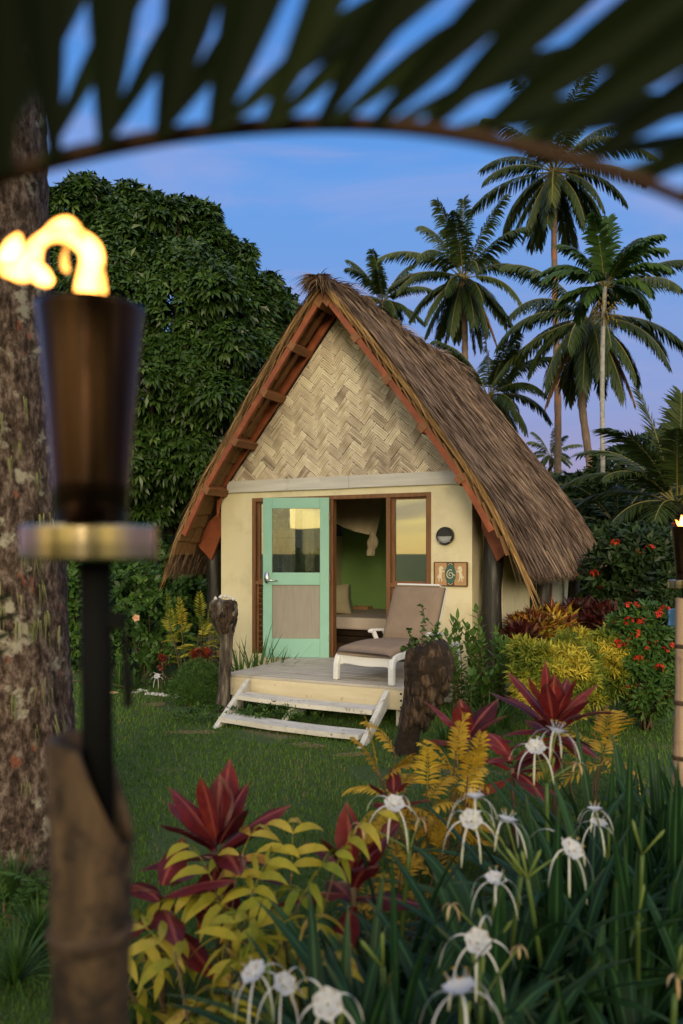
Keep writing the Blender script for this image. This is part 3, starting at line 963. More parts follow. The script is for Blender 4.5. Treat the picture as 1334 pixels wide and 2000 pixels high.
cw = 0.113
lines = [(0, 1, -2.642), (-g1, -1, g0 + g1 * CX + 0.02), (g1, -1, g0 - g1 * CX + 0.02)]
ca, sa = cos(radians(50)), sin(radians(50))
for i in range(-34, 35):
    for j in range(-34, 35):
        for kind in (0, 1):
            # 2/2 twill: floats two cells long, warp and weft
            if kind == 0 and (i - j) % 4 == 0:
                u0, v0, lu, lv = i, j, 2, 1
            elif kind == 1 and (i - j) % 4 == 2:
                u0, v0, lu, lv = i, j - 0, 1, 2
                v0 = j - 1 + 0
            else:
                continue
            cu, cv = (u0 + lu / 2) * cw, (v0 + lv / 2) * cw
            x, z = CX + cu * ca - cv * sa, 3.4 + (cu * sa + cv * ca) * 0.97
            if z < 2.4 or z > 4.9 or abs(x - CX) > 1.85:
                continue
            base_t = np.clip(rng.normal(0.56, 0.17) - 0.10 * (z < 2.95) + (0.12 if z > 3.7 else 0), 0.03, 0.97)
            ns = rng.integers(4, 6)
            jit = rng.normal(0, 0.02)
            for s_ in range(ns):
                a0, a1 = s_ / ns + (0.022 if s_ == 0 else 0.008), (s_ + 1) / ns - (0.022 if s_ == ns - 1 else 0.008)
                e0, e1 = rng.uniform(-0.06, 0.05), rng.uniform(-0.05, 0.06)
                if kind == 0:
                    q = [(u0 + e0, v0 + a0), (u0 + lu + e1, v0 + a0), (u0 + lu + e1, v0 + a1), (u0 + e0, v0 + a1)]
                else:
                    q = [(u0 + a0, v0 + e0), (u0 + a1, v0 + e0), (u0 + a1, v0 + lv + e1), (u0 + a0, v0 + lv + e1)]
                poly = [(CX + (a * ca - b * sa) * cw + jit * 0.05, 3.4 + (a * sa + b * ca) * cw * 0.97) for a, b in q]
                poly = clip_poly(poly, lines)
                if not poly:
                    continue
                dep = rng.uniform(0, 0.006)
                cxm = sum(p[0] for p in poly) / len(poly)
                czm = sum(p[1] for p in poly) / len(poly)
                n_ = len(poly)
                # each splint bows out in the middle of its float
                def dd(p):
                    w_ = ((p[0] - x) ** 2 + (p[1] - z) ** 2) ** 0.5 / (cw * 1.1)
                    return 0.028 - dep - 0.010 * (1 - min(1, w_))
                v = [(p[0], dd(p), p[1]) for p in poly] + [(cxm, 0.012 - dep, czm)]
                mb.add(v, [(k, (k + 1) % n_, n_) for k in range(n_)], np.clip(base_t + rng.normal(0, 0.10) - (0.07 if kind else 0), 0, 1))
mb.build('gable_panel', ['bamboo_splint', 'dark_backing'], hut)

mb = MB()
prism(mb, [(-1.50, 2.50), (0.30, 2.50), (0.30, 2.655), (-1.50, 2.655)], -0.028, -0.001)
prism(mb, [(0.303, 2.503), (1.82, 2.503), (1.82, 2.657), (0.303, 2.657)], -0.027, -0.001)
mb.build('gable_beam', 'white_beam', hut, bevel=0.004)

# bargeboards, fly rafters, purlins, gussets
sl = math.atan(g1)
nb = 0.155


def offl(sg, x_off, o):
    """point at horizontal distance x_off from the ridge on the gable line, raised by o square to the slope"""
    return (CX + sg * (x_off + o * sin(sl)), g0 - g1 * x_off + o * cos(sl))


for sg in (-1, 1):
    mb = MB()
    top = g0 + nb / cos(sl)
    poly = [(CX + sg * 0.003, g0), (CX + sg * 1.70, g0 - g1 * 1.70), (CX + sg * 1.79, 2.18), (CX + sg * 1.80, 2.66), (CX + sg * 1.72, top - g1 * 1.72 + 0.0), (CX + sg * 0.003, top)]
    prism(mb, poly if sg > 0 else poly[::-1], -0.075, -0.032)
    mb.build('bargeboard', 'red_timber', hut, bevel=0.005)
    # inner second rafter, seen between the purlins
    mb = MB()
    a = offl(sg, 0.05, 0.10)
    b = offl(sg, 1.62, 0.10)
    beam(mb, (a[0], -0.20, a[1]), (b[0], -0.20, b[1]), 0.05, 0.09, (0, 1, 0))
    mb.build('rafter', 'brown_timber', hut)
    mb = MB()
    pts = [(0.10, 0.055), (1.48, 0.055), (1.85, 0.055), (2.16, 0.05)]
    for k in range(3):
        pa, ta, na = roof(sg, np.interp(pts[k][0], _h, _s), 0.0)
        pb, tb, nb_ = roof(sg, np.interp(pts[k + 1][0], _h, _s), 0.0)
        qa, qb = pa - na * 0.115, pb - nb_ * 0.115
        beam(mb, (qa[0], -0.43, qa[2]), (qb[0], -0.43, qb[2]), 0.07, 0.045, (0, 1, 0))
    mb.build('fly_rafter', 'red_timber', hut)
    for xo, sz in ((0.17, 0.13), (0.55, 0.10), (0.95, 0.10), (1.38, 0.10), (1.82, 0.10)):
        mb = MB()
        P_, T_, N_ = roof(sg, np.interp(xo, _h, _s), 2.4)
        P_[2] += 0.05
        a = P_ - N_ * 0.150
        a[1] = 0
        beam(mb, a + np.array([0, -0.46, 0]), a + np.array([0, 5.15, 0]), sz, 0.10, N_)
        mb.build('purlin', 'purlin_timber', hut, bevel=0.006)
    mb = MB()
    c = lambda x: CX + sg * x
    poly = [(c(1.78), 2.30), (c(1.80), 1.98), (c(1.98), 1.60), (c(2.20), 1.80), (c(2.03), 2.12)]
    prism(mb, poly if sg < 0 else poly[::-1], 0.06, 0.10)
    mb.build('gusset_board', 'red_timber', hut, bevel=0.004)

# log posts
rng = rng_(14)
for (x, y, r_, z1) in ((-1.86, 0.2, 0.10, 2.2), (2.05, 0.2, 0.118, 2.2), (2.28, 1.95, 0.10, 1.8), (2.28, 4.3, 0.10, 1.8), (-1.98, 2.2, 0.10, 1.9), (-1.98, 4.3, 0.10, 1.9)):
    mb = MB()
    zz = np.linspace(-0.1, z1, 16)
    pts = np.stack([x + 0.012 * np.sin(zz * 3 + x), y + 0.012 * np.cos(zz * 2.6), zz], 1)
    wob = 1 + 0.05 * rng.normal(0, 1, (16, 14)) * 0.5
    tube(mb, pts, r_ * (1.06 - 0.05 * zz) + 0.006 * np.sin(zz * 9), 14, True, wob=wob)
    mb.build('post', 'black_log', hut, True)

# door and window frame
mb = MB()
fw = 0.055
box(mb, FL, FL + fw, -0.012, 0.09, FB, FT)
box(mb, FR - fw, FR, -0.012, 0.09, FB, FT)
box(mb, FL + fw, FR - fw, -0.0115, 0.0895, FT - 0.05, FT)
box(mb, 0.0, 0.075, -0.012, 0.09, FB, FT - 0.0505)
box(mb, 0.795, 0.85, -0.012, 0.09, FB, FT - 0.0505)
box(mb, FL + fw, 0.0, -0.011, 0.089, 1.285, 1.335)
box(mb, 0.85, FR - fw, -0.011, 0.089, 1.285, 1.335)
box(mb, 0.075, 0.795, 0.0, 0.09, FB, FB + 0.025)
mb.build('door_frame', 'frame_timber', hut, bevel=0.003)
for (x0, x1) in ((FL + fw, 0.0), (0.85, FR - fw)):
    mb = MB()
    for (a, b, c, d) in ((x0, x0 + 0.045, 1.335, 2.37), (x1 - 0.02, x1, 1.335, 2.37), (x0 + 0.045, x1 - 0.02, 1.335, 1.36), (x0 + 0.045, x1 - 0.02, 2.345, 2.37)):
        box(mb, a, b, 0.03, 0.07, c, d)
    w = mb.build('window', 'frame_timber', hut)
    mb = MB()
    box(mb, x0 + 0.046, x1 - 0.021, 0.048, 0.052, 1.361, 2.344)
    mb.build('pane', 'window_glass', w)
    mb = MB()
    for k in range(12):
        z = 0.44 + k * 0.071
        beam(mb, (x0 + 0.03, 0.045, z), (x1 - 0.03, 0.045, z), 0.009, 0.085, (0, -0.75, 0.65))
    box(mb, x0, x0 + 0.03, 0.02, 0.07, FB + 0.001, 1.284)
    box(mb, x1 - 0.03, x1, 0.02, 0.07, FB + 0.001, 1.284)
    mb.build('louvre_panel', 'brown_timber', hut)

# open door leaf, hinged on the left jamb and folded back
door = bpy.data.objects.new('door', None)
COL.objects.link(door)
door.parent = hut
door.location = (0.035, -0.03, FB + 0.015)
door.rotation_euler = (0, 0, radians(23))
mb = MB()
DW, DH, th_ = 0.83, 1.995, 0.042
zr = [(0, 0.235), (0.905, 1.06), (1.86, DH)]
box(mb, -DW, -DW + 0.115, -th_, 0, 0, DH)
box(mb, -0.115, 0, -th_, 0, 0, DH)
for a, b in zr:
    box(mb, -DW + 0.1155, -0.1155, -th_ + 0.001, -0.001, a, b)
mb.build('door_leaf', 'teal_paint', door, bevel=0.004)
mb = MB()
box(mb, -DW + 0.116, -0.116, -0.026, -0.012, 0.236, 0.904)
mb.build('lower_panel', 'grey_panel', door)
mb = MB()
box(mb, -DW + 0.116, -0.116, -0.022, -0.018, 1.061, 1.859)
mb.build('glass_pane', 'window_glass', door)
mb = MB()
hx, hz = -DW + 0.05, 1.0
pl = []
for k in range(24):
    a = 2 * pi * k / 24
    pl.append((hx + 0.03 * cos(a), hz + 0.075 * np.sign(sin(a)) * (abs(sin(a)) ** 0.7)))
prism(mb, pl, -0.056, -th_ - 0.0005)
tube(mb, [(hx, -0.055, hz - 0.035), (hx, -0.095, hz - 0.035)], 0.010, 10)
tube(mb, [(hx - 0.008, -0.095, hz - 0.035), (hx + 0.06, -0.098, hz - 0.036), (hx + 0.135, -0.09, hz - 0.04)], [0.011, 0.010, 0.008], 10)
mb.build('handle', 'steel', door, True)
for z in (0.24, 0.99, 1.75):
    mb = MB()
    tube(mb, [(0.008, -0.046, z - 0.05), (0.008, -0.046, z + 0.05)], 0.008, 8)
    box(mb, -0.006, 0.006, -0.0455, -th_ - 0.0005, z - 0.048, z + 0.048)
    mb.build('hinge', 'hinge_metal', door)

# thatched roof
rng = rng_(21)
rf = bpy.data.objects.new('roof', None)
COL.objects.link(rf)
rf.parent = hut
for sg in (-1, 1):
    # core slab
    mb = MB()
    ss = np.linspace(0, SLEN - 0.03, 26)
    yy = np.linspace(0, 1, 20)
    top, bot = [], []
    for s in ss:
        y = yfront(s) + 0.02 + yy * (yback(s) - yfront(s) - 0.04)
        P, T, Nn = roof(sg, np.full(20, s), y)
        top.append(P - Nn * 0.01)
        Q = P - Nn * 0.055
        Q[:, 0] = np.maximum(Q[:, 0], CX + 0.001) if sg > 0 else np.minimum(Q[:, 0], CX - 0.001)
        bot.append(Q)
    V = np.concatenate([np.array(top).reshape(-1, 3), np.array(bot).reshape(-1, 3)])
    i = np.arange(25)[:, None] * 20
    j = np.arange(19)[None, :]
    q = np.stack([i + j, i + j + 1, i + 21 + j, i + 20 + j], -1).reshape(-1, 4)
    fl = [q, q[:, ::-1] + 520]
    ii = np.arange(25)
    e1 = np.stack([ii * 20, (ii + 1) * 20, (ii + 1) * 20 + 520, ii * 20 + 520], -1)
    e2 = e1 + 19
    jj = np.arange(19)
    e3 = np.stack([500 + jj, 501 + jj, 1021 + jj, 1020 + jj], -1)
    mb.add(V, np.concatenate(fl + [e1, e2[:, ::-1], e3]))
    mb.build('thatch_core', 'thatch_core', rf)
    # stepped undersides of the thatch bundles in the overhang
    mb = MB()
    for k in range(19):
        s0 = 0.12 + k * 0.205
        if s0 + 0.25 > SLEN:
            break
        P0, T0, N0 = roof(sg, s0, 0.0)
        P1, T1, N1 = roof(sg, s0 + 0.225, 0.0)
        a, b = P0 - N0 * 0.060, P1 - N1 * 0.088
        for (ya, yb) in ((-0.455, -0.34), (-0.338, -0.19), (-0.188, -0.01)):
            jx = rng.uniform(-0.012, 0.012)
            beam(mb, (a[0], (ya + yb) / 2, a[2] + jx), (b[0], (ya + yb) / 2, b[2] + jx), yb - ya - 0.004, 0.016, N0, tint=rng.uniform(0, 1))
    mb.build('thatch_underlay', 'thatch_under', rf)
    # strips
    mb = MB()
    n = 26000 if sg > 0 else 5000
    s = rng.uniform(-0.02, SLEN - 0.13, n)
    y = yfront(s) + rng.uniform(0, 1, n) * (yback(s) - yfront(s)) if sg > 0 else np.where(rng.uniform(0, 1, n) < 0.6, yfront(s) + rng.uniform(0, 0.7, n), rng.uniform(-0.4, YB, n))
    P, T, Nn = roof(sg, s, y)
    lift = rng.uniform(0.0, 0.022, n)
    row = (s * 5.2) % 1.0                       # faint courses
    P = P + Nn * (lift + 0.012 * row)[:, None]
    yj = rng.normal(0, 0.10, n)
    D = T + np.array([0, 1, 0]) * yj[:, None] + Nn * rng.uniform(-0.01, 0.06, n)[:, None]
    S = np.array([0, 1, 0]) + Nn * rng.normal(0, 0.35, n)[:, None]
    wide = rng.uniform(0.010, 0.026, n)
    ti = np.clip(rng.beta(2.2, 2.2, n) + 0.10 * np.sin(y * 2.1 + s) - 0.05 + 0.16 * (rng.uniform(0, 1, n) < 0.06), 0, 1)
    ribbons(mb, P, D, S, rng.uniform(0.22, 0.46, n) * np.clip((SLEN - s + 0.02) / 0.46, 0.3, 1), wide, rng.uniform(-0.02, 0.08, n), 3, lambda t: 0.75 + 0.25 * t if t < 0.7 else max(0.05, 1 - (t - 0.7) * 3), 0, ti)
    # eave fringe
    n = 2600 if sg > 0 else 900
    s = SLEN - rng.uniform(0.16, 0.40, n)
    y = yfront(s) + rng.uniform(0, 1, n) * (yback(s) - yfront(s)) if sg > 0 else yfront(s) + rng.uniform(0, 1, n) ** 2.5 * (YB - yfront(s))
    P, T, Nn = roof(sg, s, y)
    P = P - Nn * rng.uniform(-0.02, 0.10, n)[:, None]
    ribbons(mb, P, T + rng.normal(0, 0.10, (n, 3)), np.array([0, 1, 0]) + rng.normal(0, 0.3, (n, 3)), SLEN - s + rng.uniform(-0.03, 0.05, n), rng.uniform(0.007, 0.018, n), rng.uniform(0.05, 0.25, n), 3, p_thin, 0, np.clip(rng.normal(0.55, 0.2, n), 0, 1))
    mb.build('thatch', 'thatch_strip', rf)
    # tan fringe along the front verge
    mb = MB()
    n = 560
    s = rng.uniform(0.0, SLEN - 0.05, n)
    y = yfront(s) + rng.uniform(-0.01, 0.05, n)
    P, T, Nn = roof(sg, s, y)
    P = P + Nn * (rng.uniform(-0.05, 0.012, n))[:, None]
    D = T + np.array([0, -1, 0]) * rng.normal(0.03, 0.05, n)[:, None] - Nn * rng.normal(0.0, 0.03, n)[:, None]
    ribbons(mb, P, D, np.array([0, 1, 0]) * rng.normal(0.5, 0.4, (n, 1)) + Nn, rng.uniform(0.18, 0.5, n), rng.uniform(0.005, 0.016, n), rng.uniform(0.0, 0.25, n), 3, p_thin, 0, np.clip(rng.normal(0.5, 0.25, n), 0, 1))
    # loose stems that hang off the edge
    n = 34
    s = rng.uniform(0.1, SLEN - 0.3, n)
    P, T, Nn = roof(sg, s, yfront(s))
    D = T + np.array([0, -1, 0]) * rng.uniform(0.05, 0.35, n)[:, None]
    ribbons(mb, P, D, Nn + rng.normal(0, 0.3, (n, 3)), rng.uniform(0.25, 0.6, n), rng.uniform(0.006, 0.011, n), rng.uniform(0.3, 1.3, n), 5, p_thin, 0, rng.uniform(0.4, 1, n))
    mb.build('verge_fringe', 'thatch_fringe', rf)
# ridge cap
mb = MB()
n = 3000
sg = rng.choice([-1, 1], n)
y = np.where(rng.uniform(0, 1, n) < 0.35, -0.56 + rng.uniform(0, 1, n) ** 2 * 1.2, rng.uniform(-0.5, YB, n))
base = np.stack([CX + rng.normal(0, 0.03, n), y, 5.05 + rng.uniform(0, 0.05, n) - 0.05 * np.sin(np.clip((y + 0.5) / 5.8, 0, 1) * pi) - 0.10 * np.clip((0.25 - y) / 0.75, 0, 1)], 1)
D = np.stack([sg * 0.62, rng.normal(-0.05, 0.28, n) - 0.5 * (y < -0.42), rng.normal(-0.38, 0.22, n)], 1)
ribbons(mb, base, D, np.array([0, 1, 0]) + rng.normal(0, 0.4, (n, 3)), rng.uniform(0.14, 0.36, n), rng.uniform(0.010, 0.026, n), rng.uniform(0.5, 1.4, n), 4, p_thin, 0, np.clip(rng.beta(2, 2, n), 0, 1))
mb.build('ridge_cap', 'thatch_strip', rf)
mb = MB()
tube(mb, [(CX, -0.42, 4.80), (CX, 5.2, 4.80)], 0.06, 10)
mb.build('ridge_pole', 'brown_timber', hut, True)

# ------------------------------------------------------------------ wall lamp and plaque
def hut_thing(name, label, cat, x, y, z, rz=0.0, group=None):
    return thing(name, label, cat, hw(x, y, z), HA + rz, group)


t = hut_thing('wall_lamp', 'round black bulkhead lamp on the cream wall right of the tall window', 'lamp', 1.55, -0.002, 1.90)
mb = MB()
R = 0.105


def disc(mb, r0, y0, r1, y1, ns=40, cap=True, a0=0, a1=2 * pi, mi=0):
    th = np.linspace(a0, a1, ns, endpoint=abs(a1 - a0) < 6.28)
    n = len(th)
    v = [(r0 * cos(a), y0, r0 * sin(a)) for a in th] + [(r1 * cos(a), y1, r1 * sin(a)) for a in th]
    f = [(k, (k + 1) % n, n + (k + 1) % n, n + k) for k in range(n if abs(a1 - a0) > 6.28 else n - 1)]
    if cap:
        f.append(tuple(range(n, 2 * n)))
    mb.add(v, f, 0.5, mi)


disc(mb, R, 0.0, R, -0.045, cap=False)
disc(mb, R, -0.045, R - 0.012, -0.055, cap=False)
disc(mb, R - 0.012, -0.055, R - 0.02, -0.050, cap=True)
mb.build('body', 'lamp_black', t, True)
mb = MB()
disc(mb, R - 0.021, -0.051, R - 0.045, -0.064, a0=pi, a1=2 * pi, ns=24)
mb.build('diffuser', 'lamp_glass', t)
mb = MB()
disc(mb, R - 0.012, -0.056, R - 0.03, -0.074, a0=0, a1=pi, ns=24)
box(mb, -R + 0.03, R - 0.03, -0.0735, -0.052, -0.004, 0.004)
mb.build('hood', 'lamp_black', t)
for sx in (-1, 1):
    mb = MB()
    tube(mb, [(sx * 0.066, -0.052, -0.068), (sx * 0.066, -0.058, -0.068)], 0.006, 8)
    mb.build('screw', 'steel', t)

t = hut_thing('wall_plaque', 'small carved wooden plaque with two cream horses and a teal spiral on the cream wall', 'plaque', 1.613, -0.002, 1.455)
PW, PH = 0.385, 0.265
mb = MB()
box(mb, -PW / 2, PW / 2, -0.022, 0, -PH / 2, PH / 2)
mb.build('board', 'plaque_wood', t, bevel=0.002)
mb = MB()
for (a, b, c, d) in ((-PW / 2 - 0.008, PW / 2 + 0.008, PH / 2, PH / 2 + 0.008), (-PW / 2 - 0.008, PW / 2 + 0.008, -PH / 2 - 0.01, -PH / 2), (-PW / 2 - 0.008, -PW / 2, -PH / 2, PH / 2), (PW / 2, PW / 2 + 0.014, -PH / 2, PH / 2)):
    box(mb, a, b, -0.03, 0, c, d)
mb.build('rim', 'plaque_band', t)
mb = MB()
box(mb, -0.046, 0.046, -0.0245, -0.0222, -PH / 2 + 0.001, PH / 2 - 0.001)
mb.build('band', 'plaque_band', t)
mb = MB()
pl = [(0.066 * sin(a) * (1 - 0.25 * abs(cos(a)) ** 6), 0.112 * cos(a)) for a in np.linspace(0, 2 * pi, 40, endpoint=False)]
prism(mb, pl, -0.028, -0.0248)
mb.build('oval', 'plaque_teal', t)
mb = MB()
sp = [(0.052 * (1 - k / 34) * cos(1.2 + k * 0.36) + 0.002, -0.032, 0.058 * (1 - k / 34) * sin(1.2 + k * 0.36) - 0.008) for k in range(31)]
tube(mb, sp, np.linspace(0.006, 0.004, 31), 6)
tube(mb, [(0.018, -0.031, 0.012), (0.036, -0.031, -0.004), (0.058, -0.031, -0.018)], 0.004, 6)
tube(mb, [(-0.03, -0.029, -0.108), (0, -0.029, -0.126), (0.03, -0.029, -0.108)], 0.003, 5)
tube(mb, [(-0.03, -0.029, 0.108), (0, -0.029, 0.126), (0.03, -0.029, 0.108)], 0.003, 5)
mb.build('spiral', 'plaque_cream', t)
HORSE = [(0.018, 0.085), (0.006, 0.093), (-0.010, 0.088), (-0.022, 0.070), (-0.024, 0.045), (-0.018, 0.02), (-0.022, -0.005), (-0.034, -0.022),
         (-0.045, -0.040), (-0.042, -0.062), (-0.036, -0.045), (-0.028, -0.035), (-0.026, -0.055), (-0.030, -0.085), (-0.018, -0.088), (-0.014, -0.060),
         (-0.004, -0.045), (0.004, -0.066), (0.010, -0.088), (0.022, -0.084), (0.014, -0.058), (0.010, -0.03), (0.012, -0.008), (0.016, 0.018),
         (0.034, 0.028), (0.040, 0.012), (0.046, 0.022), (0.038, 0.042), (0.018, 0.036), (0.012, 0.052), (0.026, 0.054), (0.034, 0.064), (0.026, 0.078)]
for sg in (-1, 1):
    mb = MB()
    pl = [(sg * -x + sg * 0.118, z) for x, z in HORSE]
    prism(mb, pl if sg > 0 else pl[::-1], -0.028, -0.0222)
    mb.build('horse', 'plaque_cream', t)

# ------------------------------------------------------------------ things inside
t = hut_thing('bed', 'large bed with beige cover on dark base, seen through the doorway', 'bed', -0.4, 2.55, 0.375)
mb = MB()
box(mb, -1.2, 1.4, -0.92, 0.9, 0.0, 0.10)
box(mb, -1.2, 1.4, -0.80, 0.8, 0.10, 0.22)
mb.build('base', 'bed_base', t, bevel=0.01)
mb = MB()
box(mb, -1.22, 1.42, -0.95, 0.93, 0.205, 0.385)
o = mb.build('cover', 'bed_linen', t, bevel=0.03)


def pillow(name, label, x, y, z, tilt, rz, w, h, d, mat):
    t = hut_thing(name, label, 'cushion', x, y, z, rz)
    mb = MB()
    nn = 14
    for side in (-1, 1):
        v = []
        for a in np.linspace(-1, 1, nn):
            for b in np.linspace(-1, 1, nn):
                k = (1 - abs(a) ** 3) * (1 - abs(b) ** 3)
                x_, z_ = a * w / 2 * (1 - 0.08 * (1 - abs(b)) * abs(a)), b * h / 2 * (1 - 0.08 * (1 - abs(a)) * abs(b))
                y_ = side * d / 2 * k ** 0.6
                zz_ = z_ + h / 2
                v.append((x_, y_ * cos(tilt) + zz_ * sin(tilt), zz_ * cos(tilt) - y_ * sin(tilt) * 0.3))
        i = np.arange(nn - 1)[:, None] * nn
        j = np.arange(nn - 1)[None, :]
        q = np.stack([i + j, i + j + 1, i + nn + j + 1, i + nn + j], -1).reshape(-1, 4)
        mb.add(v, q if side > 0 else q[:, ::-1])
    mb.build('cushion_cover', mat, t, True)


pillow('pillow', 'cream pillow leaning at the head of the bed, nearer the door', -0.86, 1.92, 0.765, 0.15, radians(62), 0.62, 0.46, 0.17, 'pillow_cloth')
pillow('pillow', 'grey green cushion behind the cream pillow on the bed', -0.98, 2.30, 0.765, 0.18, radians(64), 0.6, 0.44, 0.16, 'cushion_green')

t = hut_thing('bed_tray', 'small low wooden tray on the far side of the bed', 'tray', -0.98, 3.2, 0.762)
mb = MB()
box(mb, -0.14, 0.14, -0.1, 0.1, 0.0, 0.02)
for a, b, c, d in ((-0.14, 0.14, -0.1, -0.085), (-0.14, 0.14, 0.085, 0.1), (-0.14, -0.125, -0.085, 0.085), (0.125, 0.14, -0.085, 0.085)):
    box(mb, a, b, c, d, 0.02, 0.05)
mb.build('tray_body', 'plaque_wood', t)

t = hut_thing('mosquito_net', 'gathered cream mosquito net slung under the ceiling above the bed', 'net', -0.4, 1.5, 2.0)
mb = MB()
nu, nv = 40, 16
v = []
for b in np.linspace(0, 1, nv):
    for a in np.linspace(0, 1, nu):
        x = -0.60 + 0.96 * a
        zlow = 0.50 - 0.42 * a ** 0.8 + 0.05 * (2 * a - 1) ** 2
        ztop = 1.25
        z = zlow + (ztop - zlow + 0.1) * b
        y = 0.10 + 0.75 * b - 0.10 * sin(a * 3) + 0.014 * sin(a * 34 + b * 3) * (1 - b * 0.6)
        v.append((x, y, z - 0.18))
i = np.arange(nv - 1)[:, None] * nu
j = np.arange(nu - 1)[None, :]
mb.add(v, np.stack([i + j, i + j + 1, i + nu + j + 1, i + nu + j], -1).reshape(-1, 4))
mb.build('canopy', 'net_cloth', t, True)
mb = MB()
zz = np.linspace(0, 1, 12)
wob = 1 + 0.22 * np.sin(np.arange(18)[None, :] * 2 * pi / 18 * 5 + zz[:, None] * 3)
tube(mb, np.stack([0.34 + 0.02 * np.sin(zz * 5), 0.0 * zz + 0.0, 0.0 - 0.34 * zz], 1), 0.05 * (0.55 + 0.9 * np.sin(pi * np.clip(zz * 1.1, 0, 1)) ** 2 + 0.5 * (zz > 0.8)), 18, True, wob=wob)
mb.build('knot', 'net_cloth', t, True)
# ------------------------------------------------------------------ deck and steps
dk = hut_thing('deck', 'small white painted timber deck with steps before the open door', 'deck', 0.0, 0.0, 0.0)
DX0, DX1, DY = -0.36, 1.72, -1.73
DZ = 0.395
rng = rng_(31)
nb_ = 15
bw = (DX1 - DX0) / nb_
mb = MB()
y = -0.02
k = 0
while y - 0.098 > DY - 0.04:
    box(mb, DX0 - 0.01 + rng.uniform(-0.006, 0.006), DX1 + 0.02 + rng.uniform(-0.006, 0.006), y - 0.098, y - 0.006, DZ - 0.03, DZ + rng.uniform(-0.0015, 0.0015))
    y -= 0.1
mb.build('deck_boards', 'deck_boards', dk, bevel=0.003)
yf = y + 0.005
mb = MB()
box(mb, DX0, DX1, yf, yf + 0.04, DZ - 0.225, DZ - 0.031)
mb.build('fascia', 'deck_paint', dk, bevel=0.004)
mb = MB()
box(mb, DX1 - 0.05, DX1, yf + 0.041, -0.05, DZ - 0.225, DZ - 0.031)
mb.build('fascia', 'deck_paint', dk, bevel=0.004)
mb = MB()
box(mb, DX0, DX0 + 0.05, yf + 0.041, -0.05, DZ - 0.225, DZ - 0.031)
mb.build('fascia', 'deck_paint', dk, bevel=0.004)
for z in (0.20, 0.265, 0.33):
    mb = MB()
    tube(mb, [(DX1 - 0.05, yf - 0.006, z), (DX1 - 0.05, yf + 0.002, z)], 0.011, 8)
    mb.build('bolt', 'black_iron', dk)
for x, y_ in ((DX0 + 0.08, yf + 0.1), (DX1 - 0.08, yf + 0.1), (DX0 + 0.08, -0.2), (DX1 - 0.08, -0.2), (0.5, yf + 0.1)):
    mb = MB()
    box(mb, x - 0.045, x + 0.045, y_ - 0.045, y_ + 0.045, -0.1, DZ - 0.226 if y_ < -1 else DZ - 0.03)
    mb.build('leg', 'worn_white', dk)
# steps: raking side boards and two treads
LFt, RFt = hl(at(412, 1425, 7.69)), hl(at(697, 1464, 6.9))
SXL, SXR = DX0 + 0.29, DX1 - 0.19
for (xt, ft) in ((SXL, LFt), (SXR, RFt)):
    mb = MB()
    a = np.array([xt, yf - 0.026, DZ - 0.03])
    b = np.array([ft[0], ft[1] + 0.05, -0.03])
    d = b - a
    s = nrm(np.cross(d, UP))
    hgt = 0.20
    v = []
    for o in (-0.024, 0.024):
        v += [a + s * o, b + s * o + np.array([0, -0.02, 0.02]), b + s * o + np.array([0, 0.10, 0.0]), a + s * o - UP * 0.155]
    mb.add(v, [(0, 1, 2, 3), (7, 6, 5, 4), (0, 4, 5, 1), (1, 5, 6, 2), (2, 6, 7, 3), (3, 7, 4, 0)])
    mb.build('stringer', 'worn_white', dk, bevel=0.004)
for f, hz in ((0.26, 0.232), (0.68, 0.082)):
    mb = MB()
    aL = np.array([SXL, yf, 0]) * (1 - f) + LFt * f
    aR = np.array([SXR, yf, 0]) * (1 - f) + RFt * f
    aL[2], aR[2] = hz + 0.012, hz - 0.002
    d = nrm(aR - aL)
    n_ = np.array([-d[1], d[0], 0])
    m0, m1 = aL + d * 0.03, aR - d * 0.03
    K = 9
    pa = [m0 + (m1 - m0) * k / (K - 1) - UP * (0.012 * sin(pi * k / (K - 1))) for k in range(K)]
    v = []
    for p in pa:
        e = rng.normal(0, 0.004, 2)
        v += [p - n_ * (0.13 + e[0]), p + n_ * 0.11, p + n_ * 0.11 - UP * 0.042, p - n_ * (0.13 + e[0]) - UP * (0.042 + abs(e[1]))]
    f4 = []
    for k in range(K - 1):
        b = k * 4
        for q in range(4):
            f4.append((b + q, b + (q + 1) % 4, b + 4 + (q + 1) % 4, b + 4 + q))
    f4 += [(3, 2, 1, 0), (b + 4, b + 5, b + 6, b + 7)]
    mb.add(v, f4)
    mb.build('tread', 'worn_white', dk)
mb = MB()
mid = (np.array([SXL, yf, 0]) + np.array([SXR, yf, 0])) / 2
beam(mb, (mid[0] - 0.08, mid[1] - 0.28, 0.17), (mid[0] - 0.14, mid[1] - 0.52, -0.02), 0.05, 0.04)
mb.build('step_support', 'worn_white', dk)

# ------------------------------------------------------------------ sun lounger on the deck
LF = at(718, 1333, 8.05)
lo = thing('sun_lounger', 'white plastic sun lounger with taupe cushion and raised back on the deck', 'sun lounger', (0.23, 8.04, DZ + 0.004), radians(-35.5))
LW = 0.69


